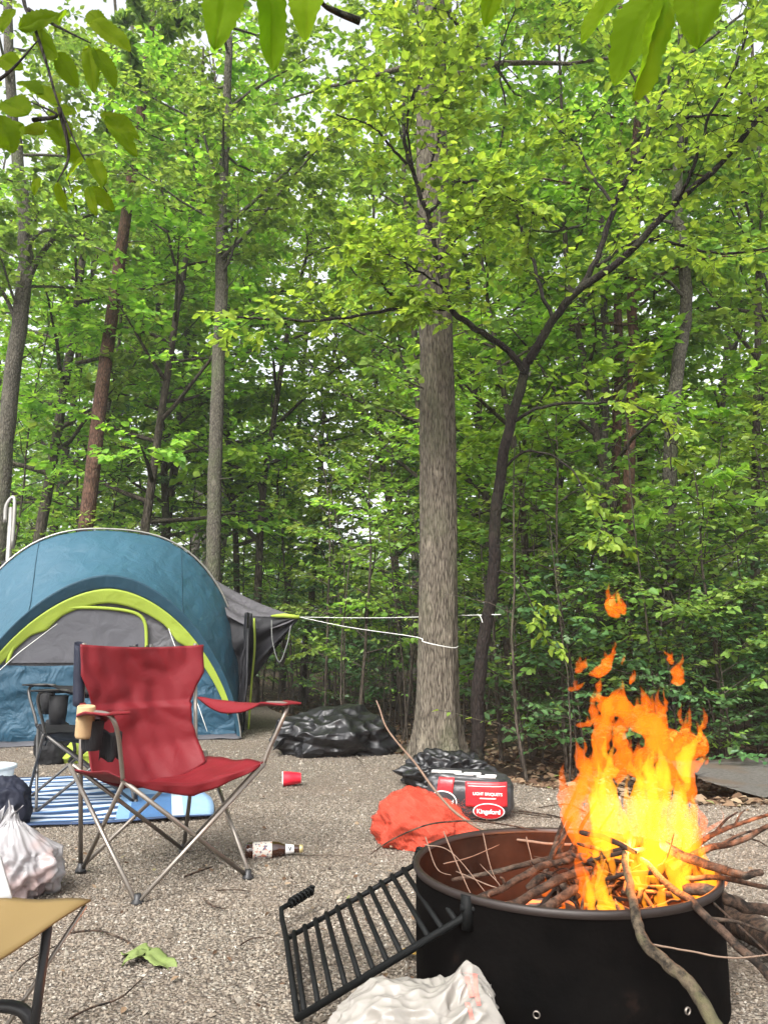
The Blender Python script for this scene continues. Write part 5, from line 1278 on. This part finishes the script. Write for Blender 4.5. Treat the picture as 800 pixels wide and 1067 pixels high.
# dark leaning tree with the spreading limbs
def dark_tree():
    base = Vector((RX, RY, 0)); e = empty('tree', base, 0, 'dark barked tree leaning right with wide arching limbs beside the big grey trunk', 'tree')
    t = Tree(333, .07, njit=.45)
    def W(l): return [P(*q) - base for q in l]
    def limb(l, r0, r1, tw=None, tl=.5, nl=9, t0=.2, n=7):
        pp = spline(W(l), 7); m = len(pp)
        pp = [p + Vector([noise.noise(Vector((i_ * .5, l[0][0] * .1, a))) * .02 for a in range(3)]) for i_, p in enumerate(pp)]
        t.wood.tube(pp, lerp_list([r0, r1], m), n)
        if tw: t.twigs(pp, int(tw * 1.15), tl * 1.35, nl, t0, .0035, sub=2)
        return pp
    bl = W([(497, 800, 6.5)])[0]; 
    limb([(496, 812, 6.52), (497, 785, 6.5), (500, 700, 6.45), (512, 610, 6.4), (519, 510, 6.3), (536, 425, 6.2), (550, 375, 6.1)], .061, .038, None, n=12)
    limb([(550, 378, 6.1), (575, 335, 5.95), (602, 303, 5.8), (650, 268, 5.6), (700, 215, 5.4), (760, 160, 5.2), (830, 70, 5.0)], .038, .019, 13, .75)
    limb([(602, 303, 5.8), (622, 268, 5.75), (640, 215, 5.7), (655, 180, 5.6), (682, 120, 5.5), (710, 40, 5.4), (720, -40, 5.3)], .026, .014, 11, .7)
    limb([(547, 388, 6.1), (525, 362, 6.0), (498, 343, 5.9), (470, 322, 5.8), (458, 285, 5.7), (452, 250, 5.6), (438, 200, 5.5), (424, 160, 5.4), (420, 120, 5.4)], .030, .014, 12, .6)
    limb([(472, 323, 5.8), (440, 320, 5.7), (400, 324, 5.6), (350, 332, 5.5), (290, 333, 5.4), (235, 330, 5.3)], .017, .008, 10, .45, 8, .25)
    limb([(424, 322, 5.7), (400, 300, 5.6), (385, 270, 5.5), (370, 255, 5.5)], .010, .004, 6, .45)
    limb([(445, 225, 5.55), (470, 195, 5.5), (500, 190, 5.4), (540, 210, 5.3), (560, 225, 5.3)], .014, .008, 8, .5)
    limb([(430, 178, 5.45), (405, 150, 5.4), (385, 130, 5.3), (350, 120, 5.2)], .013, .006, 8, .5)
    limb([(655, 182, 5.6), (700, 130, 5.3), (745, 120, 5.1), (800, 130, 5.0)], .013, .006, 10, .6)
    limb([(640, 215, 5.7), (615, 180, 5.9), (600, 150, 6.0), (580, 135, 6.0)], .015, .006, 9, .5)
    limb([(575, 335, 5.95), (560, 290, 6.1), (548, 250, 6.2), (535, 215, 6.2), (520, 170, 6.3), (530, 110, 6.3)], .018, .009, 10, .6)
    limb([(622, 278, 5.75), (665, 250, 5.9), (710, 255, 6.0), (760, 265, 6.1), (830, 250, 6.1)], .016, .009, 9, .6)
    limb([(536, 440, 6.2), (560, 425, 6.0), (600, 420, 5.8), (648, 420, 5.6), (690, 440, 5.5), (700, 490, 5.4)], .016, .005, 7, .35, 7, .5)
    limb([(648, 420, 5.6), (660, 395, 5.6), (672, 370, 5.6)], .006, .003, 4, .3)
    limb([(522, 490, 6.3), (550, 470, 6.1), (590, 485, 5.9), (625, 540, 5.7), (640, 570, 5.6)], .012, .004, 6, .3, 7, .5)
    limb([(514, 596, 6.4), (535, 600, 6.2), (560, 640, 6.0), (575, 680, 6.0)], .009, .003, 4, .25, 6, .5)
    limb([(700, 215, 5.4), (720, 180, 5.2), (735, 130, 5.0), (770, 60, 4.8), (790, -20, 4.6)], .016, .006, 12, .6)
    limb([(682, 120, 5.5), (660, 80, 5.7), (630, 40, 5.9), (600, -10, 6.0)], .012, .005, 12, .6)
    limb([(420, 130, 5.4), (440, 80, 5.6), (470, 30, 5.8), (480, -30, 6.0)], .010, .004, 12, .6)
    limb([(530, 130, 6.3), (520, 60, 6.2), (540, 0, 6.0), (550, -60, 5.9)], .010, .004, 12, .6)
    limb([(456, 275, 5.7), (475, 250, 5.5), (490, 225, 5.4), (505, 205, 5.3)], .010, .005, 14, .55, 9)
    limb([(462, 300, 5.75), (440, 285, 5.5), (415, 270, 5.3), (395, 262, 5.2)], .010, .005, 13, .55, 9)
    limb([(440, 200, 5.5), (455, 150, 5.4), (465, 100, 5.3), (462, 40, 5.2)], .010, .005, 17, .55, 9)
    limb([(430, 180, 5.4), (425, 120, 5.2), (440, 60, 5.1), (430, 0, 5.0)], .010, .005, 17, .55, 9)
    limb([(475, 325, 5.8), (455, 318, 5.6), (432, 330, 5.5)], .006, .003, 12, .4, 11)
    V, F = leaf_mesh(*t.leaf_arrays()); t.wood.build('trunk', M['bark_dark'], e); mesh_np('crown', V, F, M['leaf_bright'], e, smooth=False)
dark_tree()

def seen_tree(label, trunk, r0, r1, bark, leafm, limbs=(), tw=12, nbr=14, brL=1.6, seed=1, leaf=.09, z_from=.4, name='tree', njit=.5, bare=0):
    """trunk: list of (px,py,Y) from below; limbs likewise"""
    base = P(*trunk[0]); fz = float(floor_z(np.array(base.x), np.array(base.y))) if base.y > edge_y(base.x) else 0
    d_ = P(*trunk[1]) - base; base = base - d_ * ((base.z - fz) / d_.z if abs(d_.z) > 1e-3 else 0) if base.z > fz + .02 else base
    base.z = fz
    e = empty(name, base, 0, label, 'tree'); t = Tree(seed, leaf, njit=njit)
    pts = [Vector((0, 0, -.1))] + [P(*q) - base for q in trunk if (P(*q) - base).length > .4]
    pp = spline(pts, 8); m = len(pp); pp = [p + Vector((noise.noise(Vector((i_ * .4, seed, 0))), noise.noise(Vector((i_ * .4, seed, 5))), 0)) * .03 for i_, p in enumerate(pp)]
    t.wood.tube(pp, lerp_list([r0 * 1.15, r0, r1], m), 12)
    for l, ra in limbs:
        q = spline([P(*x_) - base for x_ in l], 6); t.wood.tube(q, lerp_list([ra, ra * .35], len(q)), 6); t.twigs(q, tw, .7, 8, .25, .004, sub=2)
    az = seed
    for i_ in range(nbr):
        f = z_from + (1 - z_from) * (i_ + .5) / nbr; p, d_ = t.at(pp, min(f, .99)); az += 2.4
        br = t.poly(p, (math.cos(az), math.sin(az), t.r.uniform(.15, .6)), brL * t.r.uniform(.6, 1.1), .022, .005, .13, 0, .3, 5)
        t.twigs(br, int(5 + 3 * brL), .8, 8, .2, .004, sub=3)
    for i_ in range(bare):
        p, d_ = t.at(pp, t.r.uniform(.15, .6)); a = t.r.uniform(0, 6.28); t.poly(p, (math.cos(a), math.sin(a), .1), t.r.uniform(.3, .9), .010, .002, .15, 0, .15, 4)
    V, F = leaf_mesh(*t.leaf_arrays(), seed=seed); t.wood.build('trunk', M[bark], e); mesh_np('crown', V, F, M[leafm], e, smooth=False)
    return e
seen_tree('grey tree bending right at the left edge above the tent', [(-4, 600, 9.5), (3, 500, 9.5), (12, 400, 9.4), (24, 310, 9.3), (27, 240, 9.2), (18, 160, 9.1), (10, 60, 9.0), (8, -60, 9.0)], .095, .05, 'bark_pale', 'leaf_mid',
    [([(24, 310, 9.3), (40, 270, 9.2), (70, 235, 9.0), (100, 222, 8.8)], .045), ([(26, 290, 9.3), (34, 250, 9.0), (60, 240, 8.7), (110, 262, 8.3)], .03), ([(20, 340, 9.3), (0, 300, 9.2), (-30, 280, 9.0)], .035)], 10, 12, 1.7, 21, z_from=.45)
seen_tree('slim grey tree rising behind the right side of the tent', [(222, 610, 9.6), (224, 500, 9.6), (227, 400, 9.6), (231, 300, 9.6), (231, 220, 9.5), (235, 150, 9.4), (238, 60, 9.3), (240, -60, 9.3)], .085, .04, 'bark_pale', 'leaf_mid',
    [([(231, 240, 9.5), (270, 205, 9.1), (320, 160, 8.8), (345, 145, 8.7)], .03), ([(230, 270, 9.5), (265, 235, 9.2), (300, 190, 9.0), (345, 140, 8.8)], .028), ([(231, 200, 9.5), (215, 150, 9.3), (205, 100, 9.2)], .025)], 12, 14, 1.7, 22, z_from=.5, bare=6)
t = pine_tree(31, 15, 8.5, .115); pb = P(84, 560, 10.0)
pb.z = float(floor_z(np.array(pb.x), np.array(pb.y)))
pe = finish_tree(t, "pine_tree", M["leaf_mid"], M['bark_red'], pb, 'reddish brown pine trunk left of centre behind the tent', 'pine tree'); pe.rotation_euler = (0, math.radians(-1.6), 0)
for lb, px, py, Y, r_, sd_, top in (('thin straight trunk left of the paired trunks on the right', 628, 500, 8.8, .048, 41, (628, 240)), ('straight reddish trunk in the middle of the right background', 655, 500, 8.4, .062, 42, (658, 240)), ('crooked grey trunk in the right background', 697, 490, 8.0, .07, 43, (705, 200)), ('pale trunk close behind the straight reddish one', 641, 500, 9.2, .055, 44, (642, 200)), ('dim straight trunk behind the tent next to the pine', 128, 500, 19, .08, 45, (133, 250))):
    Y2 = Y; mid = ((px + top[0]) / 2 + (14 if 'crooked' in lb else 2), (py + top[1]) / 2)
    pre = [(px - 2, 640, Y), (px, py, Y), (mid[0] - (10 if 'crooked' in lb else 0), mid[1] + 40, Y), (mid[0], mid[1] - 30, Y), (top[0], top[1], Y), (top[0] + 6, 80, Y), (top[0], -80, Y)]
    seen_tree(lb, pre, r_, r_ * .6, 'bark_red' if 'reddish' in lb else 'bark_pale', 'leaf_mid', (), 8, 10, 1.8, sd_, .10, .5, bare=4)

# ------------------------------------------------------------------ WOODS: copied individuals
GRPS = 'slender understory trees in the woods'
SAP = []
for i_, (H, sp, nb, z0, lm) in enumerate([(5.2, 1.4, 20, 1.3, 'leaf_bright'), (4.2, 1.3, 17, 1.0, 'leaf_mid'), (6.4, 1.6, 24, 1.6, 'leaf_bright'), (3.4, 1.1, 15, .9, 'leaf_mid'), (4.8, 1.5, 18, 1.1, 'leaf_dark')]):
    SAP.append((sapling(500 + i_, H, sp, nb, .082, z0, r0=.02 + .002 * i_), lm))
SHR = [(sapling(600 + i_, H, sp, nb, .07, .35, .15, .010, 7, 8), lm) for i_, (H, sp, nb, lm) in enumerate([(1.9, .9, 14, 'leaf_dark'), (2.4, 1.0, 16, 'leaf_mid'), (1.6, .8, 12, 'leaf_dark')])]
TAL = [(tall_tree(700 + i_, H, z0, sp, nb, r_, .11), lm) for i_, (H, z0, sp, nb, r_, lm) in enumerate([(15, 3.6, 2.6, 26, .15, 'leaf_mid'), (13, 3.0, 2.4, 24, .11, 'leaf_bright'), (17, 5.0, 2.8, 26, .19, 'leaf_mid')])]
PROTO = {}
def place(key, t, lm, bark, name, cat, label, group, x, y, rz, s=1.0, inner='tree'):
    z = float(floor_z(np.array(x), np.array(y))) if y > edge_y(x) else 0.0
    if key not in PROTO:
        PROTO[key] = finish_tree(t, name, M[lm], M[bark], (x, y, z), label, cat, group, rz); PROTO[key].scale = (s, s, s)
    else: dup(PROTO[key], (x, y, z), rz, (s, s, s * PROT_R.uniform(.9, 1.12)), label, group)
PROT_R = random.Random(8)
LBL = {'leaf_bright': 'slender yellow green leafed tree standing in the woods behind the campsite', 'leaf_mid': 'slender mid green leafed tree standing in the woods behind the campsite', 'leaf_dark': 'slender dark green leafed tree standing in the woods behind the campsite'}
def sap(i_, x, y, s=1.0): t, lm = SAP[i_]; place(('s', i_), t, lm, 'bark_sapling', 'understory_tree', 'tree', LBL[lm], GRPS, x, y, PROT_R.uniform(0, 6.28), s)
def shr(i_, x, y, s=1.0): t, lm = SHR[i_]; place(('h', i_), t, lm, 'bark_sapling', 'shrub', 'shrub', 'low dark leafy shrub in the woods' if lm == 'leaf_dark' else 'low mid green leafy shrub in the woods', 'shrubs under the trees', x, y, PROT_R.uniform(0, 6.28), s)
def tal(i_, x, y, s=1.0): t, lm = TAL[i_]; place(('t', i_), t, lm, 'bark_pale', 'forest_tree', 'tree', {0: 'tall mid green forest tree with wide crown deep in the woods', 1: 'tall yellow green forest tree deep in the woods', 2: 'very tall mid green forest tree deep in the woods'}[i_], 'tall forest trees deep in the woods', x, y, PROT_R.uniform(0, 6.28), s)
def far_from(x, y, pts, d): return all((x - a) ** 2 + (y - b_) ** 2 > d * d for a, b_ in pts)
used = [(TRX, 6.5), (RX, RY)]
# front row of saplings right behind the pad edge
for (i_, x, y, s) in [(1, -.75, 10.2, 1.0), (3, -.3, 8.7, 1.0), (0, .2, 9.2, 1.0), (4, -1.5, 13.0, 1.1), (3, 1.15, 7.8, 1.0), (1, 1.7, 7.4, .95), (3, 2.4, 7.9, .9), (3, 3.1, 7.2, .9), (3, 3.9, 7.3, 1.0), (1, 4.6, 8.2, 1.1), (2, 1.5, 9.8, 1.0), (2, 3.4, 9.8, 1.05), (4, .6, 10.8, 1.0), (2, -.4, 12.0, 1.0), (0, 5.2, 9.6, 1.1), (1, 2.6, 11.0, 1.2),
                      (2, -5.8, 11.2, 1.0), (1, -4.2, 11.8, 1.0), (4, -3.2, 12.6, .9), (3, -6.6, 10.2, 1.0), (4, -5.0, 13.2, 1.2), (0, -2.2, 14.2, 1.05), (1, -7.5, 12.4, 1.1)]:
    sap(i_, x, y, s); used.append((x, y))
R2 = random.Random(19); n_ = 0
while n_ < 46:
    y = R2.uniform(10, 24); x = R2.uniform(-.68, .68) * y
    if y < edge_y(x) + .6 or not far_from(x, y, used, 1.15): continue
    used.append((x, y)); sap(3 if abs(x / y + .06) < .09 else R2.randrange(5), x, y, R2.uniform(.85, 1.3)); n_ += 1
n_ = 0
while n_ < 40:
    y = R2.uniform(8, 20); x = R2.uniform(-.62, .66) * y
    if y < edge_y(x) + .9 or not far_from(x, y, used, .7) or (x > 1.2 and y < 7.6): continue
    used.append((x, y)); shr(R2.randrange(3), x, y, R2.uniform(.8, 1.25)); n_ += 1
for (i_, x, y, s) in [(0, 1.75, 7.0, .95), (1, 2.3, 7.1, 1.0), (2, 2.05, 7.7, 1.2), (0, 2.7, 7.6, 1.15), (1, 3.1, 8.4, 1.15), (0, 3.7, 7.9, 1.2), (2, 1.3, 7.3, 1.0), (1, 1.6, 8.2, 1.1), (0, 2.2, 8.8, 1.3), (2, 4.6, 7.9, 1.3), (1, 3.0, 7.0, .95), (2, 2.55, 6.75, .8), (0, 3.5, 6.9, 1.0),
                      (0, -3.4, 10.6, 1.1), (1, -4.6, 10.4, 1.2), (2, -5.6, 9.8, 1.2), (0, -2.4, 11.6, 1.1), (1, -6.4, 9.0, 1.1), (2, -1.6, 11.9, 1.2)]: shr(i_, x, y, s)
for (i_, x, y, s) in [(0, 2.95, 6.75, .85), (2, 3.6, 6.7, .9), (1, 3.9, 6.1, .75), (2, 3.3, 7.6, 1.0), (0, 4.3, 7.2, 1.0)]: shr(i_, x, y, s)
n_ = 0
while n_ < 25:
    y = R2.uniform(13, 34); x = R2.uniform(-.68, .68) * y
    if y < edge_y(x) + 1.5 or not far_from(x, y, used, 1.6): continue
    if abs(x / y - (-.06)) < .10 and y < 30: continue      # the bright gap of sky left of the big trunk
    used.append((x, y)); tal(R2.randrange(3), x, y, R2.uniform(.85, 1.2)); n_ += 1
MED = [(tall_tree(750 + i_, H, z0, sp, nb, r_, .095), lm) for i_, (H, z0, sp, nb, r_, lm) in enumerate([(9, 2.4, 2.0, 26, .065, 'leaf_bright'), (10.5, 2.8, 2.2, 28, .08, 'leaf_mid'), (8, 2.0, 1.9, 24, .055, 'leaf_bright')])]
def med(i_, x, y, s=1.0): t, lm = MED[i_]; place(('d', i_), t, lm, 'bark_sapling', 'forest_tree', 'tree', {0: 'slim yellow green tree of middle height near the edge of the woods', 1: 'slim mid green tree of middle height near the edge of the woods', 2: 'small spreading yellow green tree near the edge of the woods'}[i_], 'middle height trees near the edge of the woods', x, y, PROT_R.uniform(0, 6.28), s)
for (i_, x, y, s) in [(0, 2.9, 8.8, 1.0), (2, 1.6, 8.6, 1.0), (0, 4.6, 9.8, 1.1), (1, 4.0, 11.8, 1.1), (1, 1.9, 11.2, 1.1), (2, 5.8, 10.2, 1.2), (0, .3, 12.6, 1.05), (1, 7.2, 12.0, 1.1), (1, -3.4, 13.2, 1.1), (0, -5.2, 12.4, 1.0), (2, -6.9, 12.9, 1.2), (1, -6.8, 14.8, 1.2), (0, -2.9, 15.6, 1.2),
                      (0, .2, 15.2, 1.2), (1, 3.0, 15.0, 1.3), (0, 6.0, 14.6, 1.3), (1, -1.8, 17.2, 1.1), (0, -5.6, 17.2, 1.3), (1, -8.4, 16.4, 1.3), (0, 8.4, 15.6, 1.3), (2, 1.4, 17.4, 1.5), (1, 4.6, 18.0, 1.4)]:
    med(i_, x, y, s); used.append((x, y))
for (i_, x, y, s) in [(0, -3.6, 10.9, 1.25), (1, -5.4, 11.2, 1.2), (2, -2.1, 12.9, 1.4), (1, -4.6, 15.0, 1.4), (0, -3.6, 17.5, 1.5), (0, -2.6, 20.0, 1.6), (1, .9, 10.2, .95)]:
    med(i_, x, y, s); used.append((x, y))
# bare thin stems crowding the shade
def stem_tree(seed):
    t = Tree(seed, .06); tr = t.poly((0, 0, -.1), (t.r.gauss(0, .08), t.r.gauss(0, .08), 1), 2.9, .013, .004, .05, .02, .3, 5)
    for q in range(6):
        p, d_ = t.at(tr, t.r.uniform(.15, .95)); a = t.r.uniform(0, 6.28); br = t.poly(p, (math.cos(a), math.sin(a), .5), t.r.uniform(.3, .7), .005, .002, .15, 0, .15, 3)
        if q > 2: t.leaves(br, 6, .3)
    return t
STM = [stem_tree(800 + q) for q in range(3)]; n_ = 0
while n_ < 110:
    y = R2.uniform(6.2, 17); x = R2.uniform(-.32, .55) * y
    if y < edge_y(x) + .3 or (x > 1.6 and y < 6.9) or not far_from(x, y, [(TRX, 6.5), (RX, RY)], .35): continue
    place(('m', n_ % 3), STM[n_ % 3], 'leaf_mid', 'bark_sapling', 'sapling_stem', 'sapling', 'thin dark nearly bare sapling stem in the shade at the edge of the woods', 'thin sapling stems at the edge of the woods', x, y, R2.uniform(0, 6.28), R2.uniform(.7, 1.2)); n_ += 1
# far-off wood reading as one mass
n = 59000; rg = np.random.default_rng(12)
y = rg.uniform(33, 52, n); x = rg.uniform(-.85, .85, n) * y
zt = 15 + 3.0 * np.sin(x * .35) + 2 * np.sin(x * .9 + 1); z = zt * rg.random(n) ** 1.3 + .2
z[:17000] = rg.random(17000) * 5.5 + .1
gap = (np.abs(x / y + .06) < .05) & (z > 6); x, y, z = x[~gap], y[~gap], z[~gap]; n = len(x)
cl_ = rg.normal(0, .5, (n, 3)); d = rg.normal(0, 1, (n, 3)) * [1, 1, .35]; nr = np.stack([rg.normal(0, .6, n), rg.normal(0, .6, n), np.ones(n)], 1)
V, F = leaf_mesh(np.stack([x, y, z], 1) + cl_, d, nr, rg.uniform(.3, .62, n), 9)
tag(mesh_np('distant_woods', V, F, M['leaf_mid'], smooth=False), 'far green wood closing the view behind the trees', 'woods', None, 'stuff')

# ------------------------------------------------------------------ near branches hanging into the top of the view
def near_branch(name, label, stems, leaves_, Y, mat='leaf_near'):
    o0 = P(*stems[0][0]); e = empty(name, o0, 0, label, 'branch')
    b = MB()
    for s_ in stems:
        q = spline([P(*x_) - o0 for x_ in s_], 6); b.tube(q, lerp_list([.0045, .0012], len(q)), 6)
    b.build('twig', M['bark_dark'], e)
    b = MB()
    for i_, (x0, y0, x1, y1, wpx, Yl) in enumerate(leaves_):
        p0, p1 = P(x0, y0, Yl), P(x1, y1, Yl + fr.uniform(-.03, .03)); d_ = p1 - p0; L_ = d_.length; W_ = wpx / 800 * Yl
        nrm = Vector((fr.gauss(0, .35), -1, fr.gauss(.35, .4))).normalized()
        b.sheet(big_leaf(d_, L_, W_, p0 - o0, L_ * .12, i_, 6, 14, nrm, .02), 14, 44)
    b.build('leaves', M[mat], e); return e
L1 = [(20, 30, 60, 12, 24, 1.3), (60, 60, 30, 25, 26, 1.3), (95, 22, 136, 48, 28, 1.28), (70, 10, 55, 30, 30, 1.3), (60, 55, 80, 90, 24, 1.32), (92, 48, 98, 92, 20, 1.25), (98, 50, 122, 88, 28, 1.25), (60, 110, 30, 80, 30, 1.35), (80, 118, 50, 118, 32, 1.35), (105, 118, 146, 140, 26, 1.3), (110, 122, 144, 160, 22, 1.28), (60, 125, 66, 150, 30, 1.33),
      (30, 120, 0, 100, 34, 1.3), (25, 130, -5, 150, 36, 1.3), (88, 165, 66, 185, 18, 1.3), (95, 165, 108, 190, 22, 1.3), (40, 185, 35, 200, 10, 1.3), (60, 190, 68, 222, 14, 1.28), (95, 195, 118, 218, 18, 1.3), (92, 195, 98, 222, 14, 1.3), (85, 195, 70, 205, 14, 1.3), (20, 85, 45, 95, 26, 1.36), (0, 60, 22, 70, 24, 1.36), (15, 10, 0, 30, 20, 1.34), (110, 30, 88, 8, 22, 1.3), (0, 120, 14, 158, 30, 1.25), (45, 140, 20, 130, 30, 1.35), (70, 150, 85, 172, 20, 1.33)]
near_branch('leafy_branch', 'near leafy branch hanging into the top left corner', [[(20, -60, 1.35), (25, 0, 1.33), (35, 25, 1.31), (50, 70, 1.3), (62, 110, 1.3), (85, 160, 1.3), (112, 200, 1.28)], [(30, 10, 1.32), (55, 25, 1.3), (95, 45, 1.28)], [(-20, 95, 1.3), (10, 75, 1.3), (40, 42, 1.3)], [(62, 112, 1.3), (72, 160, 1.32), (60, 190, 1.29)], [(35, 125, 1.33), (60, 120, 1.3), (30, 105, 1.33)]], L1, 1.3)
L2 = [(242, -40, 224, 38, 50, .62), (275, -50, 290, 64, 40, .6), (322, -45, 316, 28, 46, .64)]
near_branch('leafy_branch', 'near branch with three large leaves at the top left of centre', [[(390, -40, .75), (370, -5, .72), (340, -20, .68), (290, -45, .62), (235, -60, .62)], [(375, 22, .73), (350, 12, .72), (335, 2, .70), (325, -30, .66)]], L2, .62)
L3 = [(672, -34, 600, 36, 62, .62), (692, -22, 640, 74, 60, .6), (690, -10, 674, 100, 52, .58), (722, -60, 728, 40, 62, .64), (520, -30, 505, 25, 26, .8)]
near_branch('leafy_branch', 'near branch with big drooping leaves at the top right', [[(740, -90, .7), (700, -60, .66), (660, -40, .62), (600, -50, .66), (520, -40, .8)], [(690, -45, .64), (690, -25, .6)]], L3, .62)
# ------------------------------------------------------------------ thin pale air added to lift the dark gaps in the woods
k = NT('added_haze'); pv = k.n('ShaderNodeVolumePrincipled'); pv.inputs['Color'].default_value = (.93, .95, .97, 1); pv.inputs['Density'].default_value = 0.0018; pv.inputs['Anisotropy'].default_value = .2
M['added_haze'] = k.fin(pv.outputs[0], True)
b = MB(); b.box((0, 140, 13.5), (640, 560, 30)); o = b.build('added_haze', M['added_haze'], None, smooth=False, fix=True); tag(o, 'added thin pale air that lightens the dark gaps between the trees', None, None, 'stuff')
